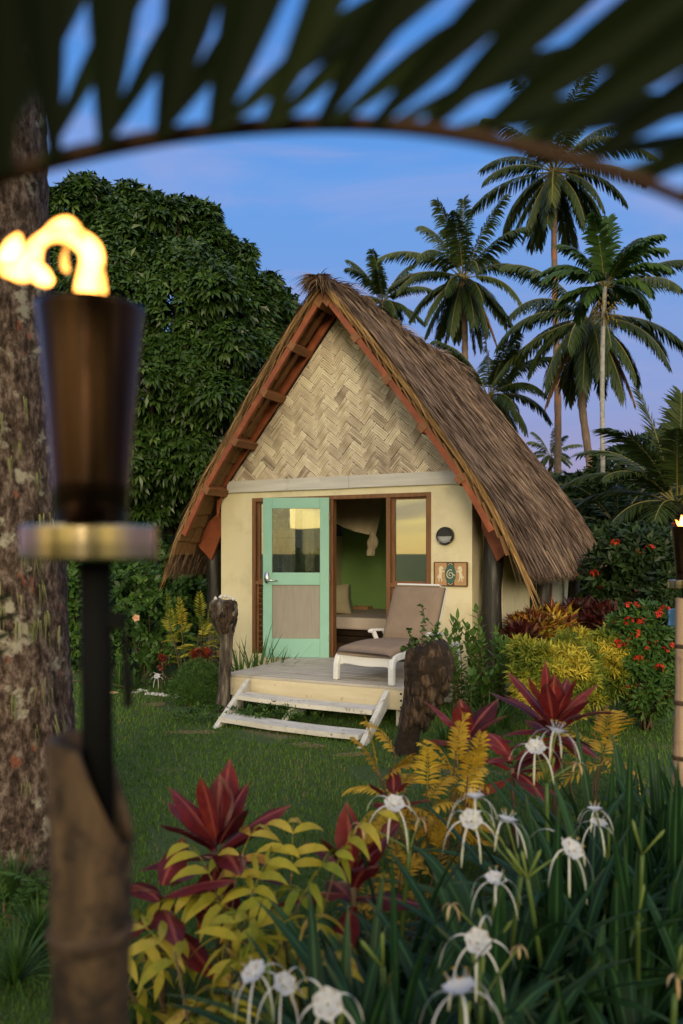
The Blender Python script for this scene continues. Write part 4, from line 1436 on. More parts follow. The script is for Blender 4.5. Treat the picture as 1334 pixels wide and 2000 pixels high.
def cushion(mb, path, w, th, ns=5):
    """padded slab along a path in the y,z plane"""
    path = np.asarray(path, float)
    T = nrm(np.gradient(path, axis=0))
    U = np.stack([-T[:, 1], T[:, 0]], 1)
    n = len(path)
    prof = [(-0.5, 0.0), (-0.5, 0.55), (-0.46, 0.9), (-0.36, 1.0), (-0.15, 1.06), (0.15, 1.06), (0.36, 1.0), (0.46, 0.9), (0.5, 0.55), (0.5, 0.0)]
    v = []
    for k in range(n):
        e = min(1.0, 0.5 + 1.6 * min(k, n - 1 - k) / 2.0)
        for a, b in prof:
            q = path[k] + U[k] * th * b * e
            v.append((a * w, q[0], q[1]))
    m = len(prof)
    f = []
    for k in range(n - 1):
        for j in range(m):
            f.append((k * m + j, k * m + (j + 1) % m, (k + 1) * m + (j + 1) % m, (k + 1) * m + j))
    f += [tuple(range(m)), tuple(range((n - 1) * m + m - 1, (n - 1) * m - 1, -1))]
    mb.add(v, f)


HINGE = 0.86
mb = MB()
pth = [(-0.02 + 0.0, 0.262), (0.01, 0.268), (0.12, 0.285), (0.3, 0.30), (0.5, 0.305), (0.7, 0.295), (HINGE - 0.02, 0.29), (HINGE, 0.288)]
cushion(mb, pth, LW - 0.04, 0.075)
mb.build('seat_cushion', 'taupe_canvas', lo, True)
mb = MB()
ba = radians(66)
bl = 0.67
pth = [(HINGE + cos(ba) * t_, 0.30 + sin(ba) * t_) for t_ in (0.0, 0.03, 0.15, 0.35, 0.55, bl - 0.04, bl)]
cushion(mb, pth, LW - 0.05, 0.075)
mb.build('back_cushion', 'taupe_canvas', lo, True)
mb = MB()
# plastic back shell behind the cushion with a lip over the top
for t0_, t1_ in ((0.02, bl + 0.015),):
    for x in (-LW / 2 + 0.05, LW / 2 - 0.05):
        beam(mb, (x, HINGE + cos(ba) * t0_ + 0.018, 0.30 + sin(ba) * t0_ - 0.01), (x, HINGE + cos(ba) * t1_ + 0.018, 0.30 + sin(ba) * t1_ - 0.01), 0.05, 0.03, (0, -1, 0))
for t_ in np.linspace(0.1, bl, 9):
    beam(mb, (-LW / 2 + 0.06, HINGE + cos(ba) * t_ + 0.018, 0.292 + sin(ba) * t_), (LW / 2 - 0.06, HINGE + cos(ba) * t_ + 0.018, 0.292 + sin(ba) * t_), 0.05, 0.016, (0, -sin(ba), cos(ba)))
beam(mb, (-LW / 2 + 0.075, HINGE + cos(ba) * bl - 0.012, 0.305 + sin(ba) * bl + 0.012), (LW / 2 - 0.075, HINGE + cos(ba) * bl - 0.012, 0.305 + sin(ba) * bl + 0.012), 0.11, 0.022, (0, 0.4, 1))
mb.build('back_frame', 'white_plastic', lo, bevel=0.006)
mb = MB()
for x in (-1, 1):
    xx = x * (LW / 2 - 0.02)
    P = [(xx, 0.02, 0.245), (xx, 0.10, 0.265), (xx, 0.3, 0.275), (xx, 0.7, 0.27), (xx, 1.45, 0.27)]
    for a, b in zip(P[:-1], P[1:]):
        beam(mb, a, b, 0.045, 0.07)
# scooped front apron
for yq in np.linspace(0.15, 1.4, 12):
    beam(mb, (-LW / 2 + 0.04, yq, 0.262), (LW / 2 - 0.04, yq, 0.262), 0.06, 0.018)
mb.build('frame', 'white_plastic', lo, bevel=0.012)
mb = MB()
K = 13
top_, bot_ = [], []
for k in range(K):
    x0 = -LW / 2 + 0.035 + (LW - 0.07) * k / (K - 1)
    top_.append((x0, 0.268 - 0.016 * sin(pi * k / (K - 1))))
    bot_.append((x0, 0.185 - 0.030 * sin(pi * k / (K - 1)) + 0.035 * abs(2 * k / (K - 1) - 1) ** 6 * -1))
prism(mb, bot_ + top_[::-1], 0.005, 0.05)
mb.build('apron', 'white_plastic', lo, bevel=0.01)
for x in (-1, 1):
    for (y0, y1, y2) in ((0.02, -0.012, -0.018), (1.38, 1.40, 1.42)):
        mb = MB()
        xx = x * (LW / 2 - 0.02)
        P = [(xx, y0 + 0.03, 0.275), (xx, y0 + 0.0, 0.25), (xx + x * 0.006, y1, 0.17), (xx + x * 0.01, y2, 0.0)]
        sec = [0.06, 0.075, 0.062, 0.055]
        v = []
        for p, q in zip(P, sec):
            v += [(p[0] - 0.03, p[1] - q / 2, p[2]), (p[0] + 0.03, p[1] - q / 2, p[2]), (p[0] + 0.03, p[1] + q / 2, p[2]), (p[0] - 0.03, p[1] + q / 2, p[2])]
        f = [(0, 1, 2, 3), (15, 14, 13, 12)]
        for k in range(3):
            for q in range(4):
                f.append((k * 4 + (q + 1) % 4, k * 4 + q, k * 4 + 4 + q, k * 4 + 4 + (q + 1) % 4))
        mb.add(v, f)
        mb.build('leg', 'white_plastic', lo, bevel=0.012)
    mb = MB()
    xx = x * (LW / 2 + 0.015)
    P = [(xx, 0.64, 0.435), (xx, 0.67, 0.45), (xx, 0.76, 0.45), (xx, 0.88, 0.44), (xx, 1.0, 0.42)]
    for a, b in zip(P[:-1], P[1:]):
        beam(mb, a, b, 0.05, 0.03)
    beam(mb, (xx - x * 0.01, 0.70, 0.44), (xx - x * 0.035, 0.78, 0.27), 0.03, 0.05)
    beam(mb, (xx - x * 0.01, 0.92, 0.43), (xx - x * 0.035, 1.0, 0.27), 0.03, 0.05)
    mb.build('armrest', 'white_plastic', lo, bevel=0.008)

# ------------------------------------------------------------------ tree-fern posts either side of the steps
def post_from(name, label, cat, pix, Y, mat, seed, flat=1.0, wobs=0.12, group=None):
    """pix: rows of (px, py, half width px) top to bottom"""
    rng = rng_(seed)
    base = at(pix[-1][0], pix[-1][1], Y)
    base[2] = 0
    t = thing(name, label, cat, base, 0, group)
    P = np.array([at(a, b, Y) for a, b, c in pix]) - base
    R = np.array([c / FPX * Y for a, b, c in pix])
    u = np.linspace(0, 1, len(pix))
    uu = np.linspace(0, 1, 40)
    Pi = np.stack([np.interp(uu, u, P[:, k]) for k in range(3)], 1)
    Ri = np.interp(uu, u, R)
    ns = 26
    th = np.arange(ns) * 2 * pi / ns
    wob = np.ones((40, ns))
    for k in range(8):
        wob += wobs * 0.5 * rng.normal() * np.sin(th[None, :] * rng.integers(1, 7) + uu[:, None] * rng.uniform(-14, 14) + rng.uniform(0, 6))
    wob += rng.normal(0, wobs * 0.16, (40, ns))
    mb = MB()
    tube(mb, Pi, Ri, ns, True, wob=wob, flat=flat)
    return t, mb, base


t, mb, b0 = post_from('fern_trunk_post', 'weathered grey tree fern post with dark flared head left of the steps', 'post',
                      [(437, 1172, 20), (436, 1180, 25), (437, 1200, 25), (440, 1222, 19), (443, 1245, 12.5), (442, 1290, 11.5), (439, 1340, 11), (435, 1388, 13)], 8.55, None, 41)
lo_, hi_ = MB(), MB()
mb.build('shaft', 'grey_bark_post', t, True)
mbh = post_from
rng = rng_(42)
mb = MB()
uu = np.linspace(0, 1, 14)
P = np.stack([np.interp(uu, [0, 1], [at(437, 1173, 8.55)[0], at(441, 1232, 8.55)[0]]) - b0[0], uu * 0, np.interp(uu, [0, 1], [at(0, 1173, 8.55)[2], at(0, 1236, 8.55)[2]])], 1)
tube(mb, P, np.array([at(667 + c, 0, 8.55)[0] for c in np.interp(uu, [0, 0.1, 0.45, 0.8, 1], [21, 26, 26, 20, 15])]), 22, True, wob=1 + rng.normal(0, 0.045, (14, 22)))
mb.build('head', 'fern_bark', t, True)
for k, (px, py) in enumerate(((421, 1169), (431, 1166), (440, 1165), (450, 1168), (456, 1170))):
    p = at(px, py, 8.50)
    s = thing('seashell', ['cream ribbed seashell at the left edge of the dark post head', 'pale pointed seashell second from the left on the post head', 'pale seashell in the middle of the dark post head', 'white seashell second from the right on the post head', 'small white seashell at the right edge of the post head'][k], 'shell', p, 0.7 * k, 'shells on the post head')
    mb = MB()
    prof = [(0.003, -0.02), (0.018, -0.016), (0.026, -0.004), (0.022, 0.006), (0.015, 0.012), (0.012, 0.017), (0.006, 0.022), (0.001, 0.026)]
    lathe(mb, [(r * (0.8 + 0.1 * (k % 3)), z) for r, z in prof], 12)
    mb.build('shell_body', 'shell', s, True)

t, mb, b1 = post_from('fern_trunk_stump', 'dark knobbly tree fern stump leaning right of the steps', 'stump',
                      [(834, 1256, 22), (836, 1264, 38), (840, 1290, 46), (836, 1325, 43), (824, 1358, 34), (809, 1390, 25), (799, 1425, 21), (790, 1475, 25), (786, 1500, 30)], 6.75, None, 43, wobs=0.05)
mb.build('trunk_core', 'fern_core', t, True)
# bulging frond-scar plates on the head
rng = rng_(44)
mb = MB()
for k in range(44):
    u = (k + 0.5) / 44
    pyv = np.interp(u, [0, 1], [1268, 1410])
    pxv = np.interp(pyv, [1254, 1290, 1325, 1358, 1390, 1425], [833, 838, 836, 826, 812, 802])
    hwid = np.interp(pyv, [1254, 1262, 1290, 1325, 1358, 1390, 1425], [22, 38, 46, 43, 34, 25, 21]) / FPX * 6.75
    a = k * 2.39996 + rng.normal(0, 0.2)
    c = at(pxv, pyv, 6.75) - b1
    c = c + np.array([cos(a), sin(a), 0]) * hwid * 0.93
    M = 9
    rad = rng.uniform(0.075, 0.10)
    out = np.array([cos(a), sin(a), 0.15])
    s = nrm(np.cross(out, UP))
    w = np.cross(s, out)
    ring = []
    for r_, d_ in ((1.0, -0.03), (0.85, 0.012), (0.45, 0.024)):
        for q in range(M):
            th = 2 * pi * q / M
            jr = 1 + 0.16 * sin(q * 2.4 + k)
            ring.append(c + s * cos(th) * rad * r_ * jr * 0.8 + w * sin(th) * rad * r_ * jr * 1.25 + out * d_)
    ring.append(c + out * 0.027)
    f = []
    for lv in range(2):
        for q in range(M):
            f.append((lv * M + q, lv * M + (q + 1) % M, (lv + 1) * M + (q + 1) % M, (lv + 1) * M + q))
    for q in range(M):
        f.append((2 * M + q, 2 * M + (q + 1) % M, 3 * M))
    mb.add(ring, f)
mb.build('bark_plates', 'fern_bark', t, True)
# creeper on the stump
rng = rng_(45)
vb = at(822, 1262, 6.62)
t = thing('creeper', 'small leafy creeper with round leaves growing out of the dark stump top', 'plant', vb)
mb, sm = MB(), MB()
for pix in ([(822, 1262), (826, 1235), (830, 1205), (824, 1184)], [(822, 1262), (838, 1240), (852, 1228), (856, 1218)], [(818, 1262), (806, 1250), (800, 1240), (797, 1230)], [(825, 1262), (845, 1246), (858, 1240)], [(812, 1262), (796, 1262), (786, 1268)]):
    P = np.array([at(a, b, 6.62) for a, b in pix]) - vb
    P[:, 1] += rng.uniform(-0.05, 0.03, len(P))
    uu = np.linspace(0, 1, 12)
    Q = np.stack([np.interp(uu, np.linspace(0, 1, len(P)), P[:, k]) for k in range(3)], 1)
    tube(sm, Q, 0.0028, 5)
    for q in Q[2:]:
        m_ = rng.integers(2, 4)
        D = nrm(rng.normal(0, 1, (m_, 3)) + np.array([0, -0.4, 0.2]))
        ribbons(mb, np.repeat(q[None], m_, 0), D, np.cross(D, rng.normal(0, 1, (m_, 3))), rng.uniform(0.03, 0.05, m_), rng.uniform(0.022, 0.036, m_), 1.2, 3, p_leaf, 0.15, rng.uniform(0, 0.8, m_))
mb.build('foliage', 'shrub_leaf', t)
sm.build('stem', 'twig', t)

# ------------------------------------------------------------------ torches
def torch(name, label, px, Y, ring_z, pole_top_z, pole_r, seed, flame_path, flame_r, mat_pole, pole_lean=0.0, detail=True, cut=0.3):
    x = (px - PX0) / FPX * Y
    t = thing(name, label, 'torch', (x, Y, 0))
    rng = rng_(seed)
    # bamboo pole with nodes and a slanting cut
    mb = MB()
    zz = np.linspace(-0.1, pole_top_z, 60)
    r = np.full(60, pole_r)
    z0 = pole_top_z - 0.26
    nodes = []
    while z0 > 0:
        nodes.append(z0)
        z0 -= rng.uniform(0.24, 0.34)
    for nz in nodes:
        r += 0.06 * pole_r * np.exp(-((zz - nz) / 0.012) ** 2)
        r -= 0.05 * pole_r * np.exp(-((zz - nz + 0.016) / 0.007) ** 2)
    r += 0.004 * np.sin(zz * 5)
    ns = 28
    tube(mb, np.stack([pole_lean * (zz - pole_top_z), zz * 0, zz], 1), r, ns, False)
    V = mb.v[0]
    lim = pole_top_z - cut * np.clip((V[:, 0] / pole_r + 0.05), 0, 1.05) * pole_r * 2.6
    V[:, 2] = np.minimum(V[:, 2], lim)
    # hollow rim
    inner = V[-ns:] * np.array([0.80, 0.80, 1.0])
    low = inner - np.array([0, 0, 0.10])
    bnum = mb.n
    mb.add(np.concatenate([V[-ns:], inner, low]), [(k, (k + 1) % ns, ns + (k + 1) % ns, ns + k) for k in range(ns)] + [(ns + k, ns + (k + 1) % ns, 2 * ns + (k + 1) % ns, 2 * ns + k) for k in range(ns)] + [tuple(range(2 * ns, 3 * ns))])
    mb.build('bamboo_pole', mat_pole, t, True)
    for nz in nodes:
        mb = MB()
        cx_ = pole_lean * (nz - pole_top_z)
        lathe(mb, [(pole_r * 1.0, nz - 0.012), (pole_r * 1.035, nz - 0.008), (pole_r * 1.06, nz), (pole_r * 1.10, nz + 0.004), (pole_r * 1.085, nz + 0.009), (pole_r * 1.02, nz + 0.014)], 28, (cx_, 0))
        mb.build('node', 'bamboo_node', t, True)
    mb = MB()
    tube(mb, [(0.01, 0.0, pole_top_z - 0.12), (0.006, 0, ring_z)], 0.0205, 18)
    mb.build('iron_tube', 'black_iron', t, True)
    mb = MB()
    cone = [(0.0, 0.0), (0.046, 0.0), (0.049, 0.06), (0.056, 0.15), (0.064, 0.24), (0.069, 0.285), (0.0705, 0.292), (0.066, 0.290), (0.060, 0.24), (0.045, 0.06), (0.0, 0.05)]
    lathe(mb, [(r_, z + ring_z + 0.045) for r_, z in cone], 40)
    mb.build('fuel_cone', 'torch_bronze', t, True)
    mb = MB()
    lathe(mb, [(0.02, ring_z + 0.004), (0.080, ring_z + 0.002), (0.086, ring_z + 0.003), (0.0875, ring_z + 0.006), (0.0876, ring_z + 0.025), (0.0875, ring_z + 0.045), (0.086, ring_z + 0.048), (0.083, ring_z + 0.046), (0.048, ring_z + 0.045)], 120)
    mb.build('drip_ring', 'brass_ring', t)
    mb = MB()
    zt = ring_z + 0.335
    lathe(mb, [(0.0, zt - 0.012), (0.028, zt - 0.010), (0.034, zt - 0.03), (0.030, zt - 0.10)], 20)
    mb.build('wick_cap', 'torch_bronze', t, True)
    mb = MB()
    for path, rad, fl in flame_path:
        P = np.array([(a, b * 1.0, c + zt - 0.012) for a, b, c in path])
        u = np.linspace(0, 1, len(P))
        uu = np.linspace(0, 1, 54)
        # smooth the path
        Q = np.stack([np.interp(uu, u, P[:, k]) for k in range(3)], 1)
        rr = np.interp(uu, np.linspace(0, 1, len(rad)), rad)
        for _ in range(14):
            Q[1:-1] = 0.25 * Q[:-2] + 0.5 * Q[1:-1] + 0.25 * Q[2:]
            rr[1:-1] = 0.25 * rr[:-2] + 0.5 * rr[1:-1] + 0.25 * rr[2:]
        tube(mb, Q, rr, 14, True, flat=fl)
    o = mb.build('flame', 'flame', t, True)
    if detail:
        mb = MB()
        beam(mb, (0.02, 0, ring_z - 0.075), (0.045, 0, ring_z - 0.078), 0.02, 0.02)
        tube(mb, [(0.043, 0, ring_z - 0.07), (0.045, 0.0, ring_z - 0.12), (0.049, 0, ring_z - 0.16), (0.049, 0, ring_z - 0.192)], [0.004, 0.0045, 0.007, 0.006], 8)
        mb.build('snuffer_rod', 'black_iron', t)
    return t


Y1 = 1.06
s1 = Y1 / FPX


def fp(pts):
    return [((a - 158 - 6) * s1, 0.006 * sin(k * 1.3), (600 - b) * s1) for k, (a, b) in enumerate(pts)]


main = fp([(160, 604), (158, 575), (152, 545), (160, 520), (172, 490), (168, 462), (140, 440), (105, 428), (80, 440), (60, 452), (48, 470), (40, 496), (30, 512), (8, 505), (-14, 492)])
torch('fire_torch', 'nearest lit bamboo fire torch, its flame blowing left', 178, Y1, at(0, 1098, Y1)[2], at(0, 1440, Y1)[2], 0.052, 51,
      [(main, [0.019, 0.021, 0.018, 0.015, 0.017, 0.017, 0.014, 0.011, 0.009, 0.010, 0.014, 0.020, 0.018, 0.013, 0.003], 0.5),
       (fp([(184, 604), (188, 580), (186, 555), (188, 520), (186, 495)]), [0.006, 0.006, 0.006, 0.004, 0.001], 0.8),
       (fp([(40, 470), (66, 440), (96, 418), (120, 416), (138, 426), (152, 448)]), [0.002, 0.007, 0.011, 0.011, 0.007, 0.002], 0.6),
       (fp([(118, 452), (108, 478), (112, 500), (124, 512)]), [0.002, 0.005, 0.006, 0.001], 0.4),
       (fp([(42, 490), (62, 512), (78, 524), (92, 528)]), [0.012, 0.014, 0.010, 0.002], 0.7),
       (fp([(12, 510), (4, 480), (14, 455), (26, 436)]), [0.016, 0.018, 0.014, 0.004], 0.7)], None, 'old_bamboo', cut=1.0)
Y2 = 4.3
torch('fire_torch', 'lit fire torch on tall pale bamboo pole at the right edge', 1338, Y2, at(0, 1150, Y2)[2], at(0, 1168, Y2)[2], 0.046, 52,
      [([(0.0, 0, 0), (-0.006, 0, 0.03), (-0.012, 0, 0.055), (-0.02, 0, 0.075)], [0.022, 0.024, 0.014, 0.002], 0.9),
       ([(-0.022, 0, 0), (-0.033, 0, 0.022), (-0.045, 0, 0.042), (-0.055, 0, 0.05)], [0.008, 0.009, 0.005, 0.001], 0.9)], None, 'pale_bamboo', pole_lean=0.02, detail=False, cut=0.2)
t = thing('blue_scoop', 'small blue plastic scoop hanging behind the right bamboo pole', 'scoop', at(1316, 1206, 4.42), 0.2)
mb = MB()
prism(mb, [(-0.035, -0.045), (0.03, -0.055), (0.035, 0.04), (0.0, 0.05), (-0.028, 0.045), (-0.032, 0.02), (-0.026, 0.0)], -0.008, 0.008)
mb.build('blade', 'blue_plastic', t, bevel=0.004)
# ------------------------------------------------------------------ palms
def palm(name, label, trunk_px, Y, r0, r1, nf, L, seed, ll=0.75, lw=0.045, nl=44, trunkmat='palm_trunk_far', el=(80, -55), dead=2, nuts=8,
         leafmat='palm_leaf', droop=1.2, ld=1.2, hang=0.4, group='coconut palms behind the hut', az0=0.0, ang=1.0, vlift=0.0, nlseg=3, lean=0):
    rng = rng_(seed)
    base = at(trunk_px[-1][0], trunk_px[-1][1], Y)
    base[2] = 0
    t = thing(name, label, 'palm tree', base, 0, group)
    P = np.array([at(a, b, Y) for a, b in trunk_px]) - base
    P[-1, 2] = -0.1
    u = np.linspace(0, 1, len(P))
    uu = np.linspace(0, 1, 48)
    Q = np.stack([np.interp(uu, u, P[:, k]) for k in range(3)], 1)
    for _ in range(6):
        Q[1:-1] = 0.25 * Q[:-2] + 0.5 * Q[1:-1] + 0.25 * Q[2:]
    mb = MB()
    R = np.linspace(r1, r0, 48) * (1 + 0.05 * np.sin(np.arange(48) * 2.1)) * (1 + 0.35 * np.clip((uu - 0.93) / 0.07, 0, 1))
    tube(mb, Q, R, 12, True, wob=1 + rng.normal(0, 0.03, (48, 12)))
    mb.build('trunk', trunkmat, t, True)
    top = Q[0]
    for k in range(nf):
        f = (k + 0.5) / nf
        e = radians(el[0] + (el[1] - el[0]) * f ** 0.85 + rng.normal(0, 6))
        a = az0 + k * 2.39996 + rng.normal(0, 0.18)
        d = np.array([cos(a) * cos(e), sin(a) * cos(e), sin(e)])
        mb = MB()
        lf = L * (0.72 + 0.28 * sin(pi * min(1, f * 1.3 + 0.15))) * rng.uniform(0.9, 1.1)
        b = top + np.array([cos(a), sin(a), 0]) * r1 * 0.6 + UP * (0.25 - 0.35 * f) * r1 * 3
        frond(mb, b, d, lf, droop * rng.uniform(0.7, 1.25) * (0.75 + 0.5 * cos(e)), nl, ll * rng.uniform(0.85, 1.1), lw, rng, ang=ang, ld=ld, rr=0.035 * L / 4, tint=float(np.clip(rng.normal(0.5, 0.16), 0.1, 0.9)), t0=0.16, hang=hang, vlift=vlift, nseg=nlseg)
        mb.build('frond', [leafmat, 'palm_rib'], t)
    for k in range(dead):
        a = rng.uniform(0, 6.28)
        mb = MB()
        frond(mb, top + np.array([cos(a), sin(a), -0.5]) * r1, np.array([cos(a) * 0.5, sin(a) * 0.5, -0.75]), L * rng.uniform(0.6, 0.85), 0.9, int(nl * 0.8), ll * 0.7, lw * 0.7, rng, ang=0.45, ld=1.2, rr=0.03 * L / 4, tint=0.5, t0=0.2, hang=0.5)
        mb.build('dead_frond', ['palm_dead', 'palm_rib'], t)
    for k in range(nuts):
        a = rng.uniform(0, 6.28)
        c = top + np.array([cos(a), sin(a), 0]) * (r1 + 0.14) + UP * rng.uniform(-0.35, 0.05)
        mb = MB()
        z = np.linspace(-0.14, 0.14, 8)
        tube(mb, np.stack([z * 0 + c[0], z * 0 + c[1], z + c[2]], 1), 0.10 * np.sqrt(np.clip(1 - (z / 0.145) ** 2, 0.02, 1)), 8)
        mb.build('coconut', 'coconut', t, True)
    return t


palm('coconut_palm', 'tallest coconut palm, its straight trunk passing right of the roof with coconuts at the crown', [(1082, 338), (1082, 480), (1086, 650), (1090, 800), (1089, 940), (1089, 1100)], 38, 0.19, 0.13, 36, 4.9, 61, ll=0.9, lw=0.085, nl=56, nuts=14, dead=2, az0=0.5, el=(82, -62))
palm('coconut_palm', 'coconut palm whose crown stands above the middle of the thatched ridge line', [(905, 545), (908, 640), (908, 740), (906, 1090)], 36, 0.17, 0.12, 32, 3.9, 62, ll=0.8, lw=0.085, nl=54, nuts=10, dead=4, az0=1.2, el=(85, -65))
palm('coconut_palm', 'small distant coconut palm peeping over the left end of the thatched ridge', [(748, 590), (752, 700), (756, 1085)], 50, 0.16, 0.12, 26, 3.4, 63, ll=0.8, lw=0.10, nl=44, nuts=4, dead=1, az0=2.0, el=(85, -45))
palm('coconut_palm', 'low coconut palm half hidden behind the right slope of the thatched roof', [(955, 775), (960, 900), (962, 1090)], 32, 0.17, 0.12, 28, 3.1, 64, ll=0.7, lw=0.07, nl=54, nuts=0, dead=1, az0=0.3, el=(86, -50), droop=1.3)
palm('coconut_palm', 'coconut palm with bent grey trunk and spreading drooping crown behind the slender palm', [(1150, 625), (1143, 670), (1134, 740), (1137, 800), (1150, 890), (1160, 960), (1166, 1095)], 29, 0.15, 0.12, 30, 4.2, 65, ll=0.85, lw=0.075, nl=62, nuts=0, dead=3, az0=0.9, el=(60, -60), droop=1.35)
palm('coconut_palm', 'tiny far coconut palm low on the skyline between roof and tall trunk', [(1075, 890), (1076, 960), (1076, 1090)], 80, 0.2, 0.15, 18, 3.2, 66, lw=0.12, nl=26, nuts=0, dead=0, az0=0.1, el=(85, -40))
# low palms at the right edge
palm('low_palm', 'low feathery palm at the right edge with long fronds reaching over the hedge', [(1322, 985), (1326, 1040), (1330, 1140)], 15.5, 0.16, 0.12, 26, 2.4, 67, ll=0.55, lw=0.045, nl=64, trunkmat='trunk_brown', nuts=0, dead=0, az0=0.2, el=(86, -15), droop=1.25, hang=0.1, ld=0.5, group=None)
palm('low_palm', 'low dark palm behind the slender trunk, fronds arching toward the hut', [(1205, 1030), (1206, 1080), (1206, 1160)], 18.5, 0.12, 0.1, 16, 2.2, 68, ll=0.45, lw=0.034, nl=50, trunkmat='trunk_brown', nuts=0, dead=0, az0=1.1, el=(70, -10), droop=1.5, hang=0.1, ld=0.5, group=None, leafmat='dark_leaf')
# slender areca palm
t = palm('areca_palm', 'slender palm with thin pale trunk, upright bushy fronds and a brown fruit cluster', [(1181, 560), (1180, 600), (1178, 620), (1176, 760), (1177, 900), (1180, 1040), (1180, 1165)], 20, 0.062, 0.055, 19, 1.8, 69, ll=0.50, lw=0.10, nl=26, trunkmat='areca_trunk', nuts=0, dead=0, az0=0.6, el=(84, -2), droop=1.3, leafmat='areca_leaf', hang=0.15, ld=1.3, group=None, ang=0.9, nlseg=3)
rng = rng_(70)
mb = MB()
top = at(1181, 605, 20) - np.array(t.location)
for k in range(70):
    c = top + rng.normal(0, 1, 3) * np.array([0.20, 0.2, 0.17]) + np.array([0.03, -0.05, -0.08])
    z = np.linspace(-0.035, 0.035, 5)
    tube(mb, np.stack([z * 0 + c[0], z * 0 + c[1], z + c[2]], 1), 0.022 * np.sqrt(np.clip(1 - (z / 0.037) ** 2, 0.02, 1)), 6)
for k in range(40):
    d = nrm(rng.normal(0, 1, 3) + np.array([0, 0, -0.8]))
    tube(mb, [top, top + d * 0.18, top + d * 0.34 - UP * 0.1], 0.006, 4)
mb.build('fruit_cluster', 'coconut', t, True)

# big old palm trunk at the left edge, close to the camera
Y0 = 4.45
pix = [(-30, -600), (-20, -150), (-6, 100), (0, 300), (4, 480), (8, 700), (14, 950), (22, 1200), (28, 1400), (30, 1500), (22, 1600), (18, 1690), (16, 1740)]
base = at(20, 1690, Y0)
base[2] = 0
t = thing('palm_tree', 'thick lichen spotted palm trunk at the left edge beside the lit torch', 'palm tree', base)
rng = rng_(71)
P = np.array([at(a, b, Y0) for a, b in pix]) - base
hw_ = np.array([80, 86, 88, 88, 88, 92, 98, 106, 112, 122, 140, 165, 190]) / FPX * Y0
u = P[:, 2]
zz = np.linspace(-0.15, u.max(), 150)
o_ = np.argsort(u)
Q = np.stack([np.interp(zz, u[o_], P[o_, 0]), zz * 0, zz], 1)
R = np.interp(zz, u[o_], hw_[o_])
R = R * (1 + 0.012 * np.sin(zz * 34) + 0.01 * np.sin(zz * 77 + 1))
ns = 40
th = np.arange(ns) * 2 * pi / ns
wob = np.ones((150, ns)) + 0.03 * np.sin(3 * th[None] + zz[:, None] * 1.7) + 0.02 * np.sin(7 * th[None] + zz[:, None] * 4) + rng.normal(0, 0.012, (150, ns))
flare = np.clip((0.55 - zz) / 0.6, 0, 1)[:, None]
wob += flare * (0.12 * np.sin(5 * th[None] + 1) + 0.08 * np.sin(9 * th[None]))
mb = MB()
tube(mb, Q, R, ns, True, wob=wob)
mb.build('trunk', 'palm_bark', t, True)
for k in range(46):
    mb = MB()
    zc = rng.choice([0.5, 0.75, 0.95, 1.25, 1.45, 1.75, 2.0, 2.3]) + rng.normal(0, 0.10)
    a = rng.normal(-0.75, 0.28)
    rr_ = np.interp(zc, zz, R) * 1.0
    c = np.array([np.interp(zc, zz, Q[:, 0]) + rr_ * cos(a), rr_ * sin(a), zc])
    m_ = 7
    O = c + rng.normal(0, 0.012, (m_, 3))
    D = np.array([cos(a) * 0.12, sin(a) * 0.12, -1]) + rng.normal(0, 0.10, (m_, 3))
    ribbons(mb, O, D, np.array([-sin(a), cos(a), 0]) + rng.normal(0, 0.4, (m_, 3)), rng.uniform(0.05, 0.16, m_), rng.uniform(0.004, 0.010, m_), 0.3, 4, p_thin, 0, rng.uniform(0, 1, m_))
    mb.build('moss_tuft', 'moss', t)

# overhanging out-of-focus palm leaf near the camera
Yf = 0.62
pl = [(-140, 395), (0, 340), (170, 296), (340, 262), (500, 246), (650, 240), (780, 246), (900, 262), (1020, 288), (1140, 318), (1250, 352), (1340, 390), (1440, 440), (1540, 500)]
P = np.array([at(a, b, Yf + 0.03 * sin(k * 0.5)) for k, (a, b) in enumerate(pl)])
base = P[0].copy()
t = thing('palm_leaf', 'large dark blurred palm leaf arching across the top of the view', 'palm leaf', base)
P = P - base
uu = np.linspace(0, 1, 60)
Q = np.stack([np.interp(uu, np.linspace(0, 1, len(P)), P[:, k]) for k in range(3)], 1)
for _ in range(4):
    Q[1:-1] = 0.25 * Q[:-2] + 0.5 * Q[1:-1] + 0.25 * Q[2:]
mb = MB()
tube(mb, Q, np.linspace(0.0078, 0.0042, 60), 10, True, tint=0.5)
mb.build('rachis', 'frond_rib', t, True)
rng = rng_(72)
s_ = 1 / FPX * Yf
LEAF = []
for row in (0, 1):
    px = -190 + row * 52
    while px < 1500:
        angd = np.interp(px, [-200, 100, 350, 600, 720, 870, 1100, 1400], [95, 86, 72, 55, 43, 32, 28, 23]) + rng.normal(0, 3.0) + ((-15 if px < 520 else -7) if row else 3)
        LEAF.append((px, angd, row))
        px += (104 if row == 0 else 112) * rng.uniform(0.93, 1.07)
for (px, angd, row) in LEAF:
    py = np.interp(px, [a for a, b in pl], [b for a, b in pl])
    a = radians(angd)
    mb = MB()
    o = at(px, py + 2, Yf) - base
    D = np.array([cos(a), (-0.16 if row == 0 else 0.30), sin(a)])
    S = np.array([sin(a) * 0.9, 0.42 if row == 0 else -0.5, -cos(a)])
    ln = rng.uniform(0.30, 0.36)
    wd = (0.039 if row == 0 else 0.036) * rng.uniform(0.8, 1.2) * (1.15 if px < 480 else 0.95)
    ribbons(mb, [o], D, S, [ln], [wd], 0.16, 10, lambda t_: min(1, 0.26 + 2.0 * t_) * (1 - 0.95 * max(0, (t_ - 0.45) / 0.55) ** 1.5), 0.22, float(np.clip(rng.normal(0.25 if row == 0 else 0.85, 0.15), 0, 1)))
    mb.build('leaflet', 'frond_leaf', t)

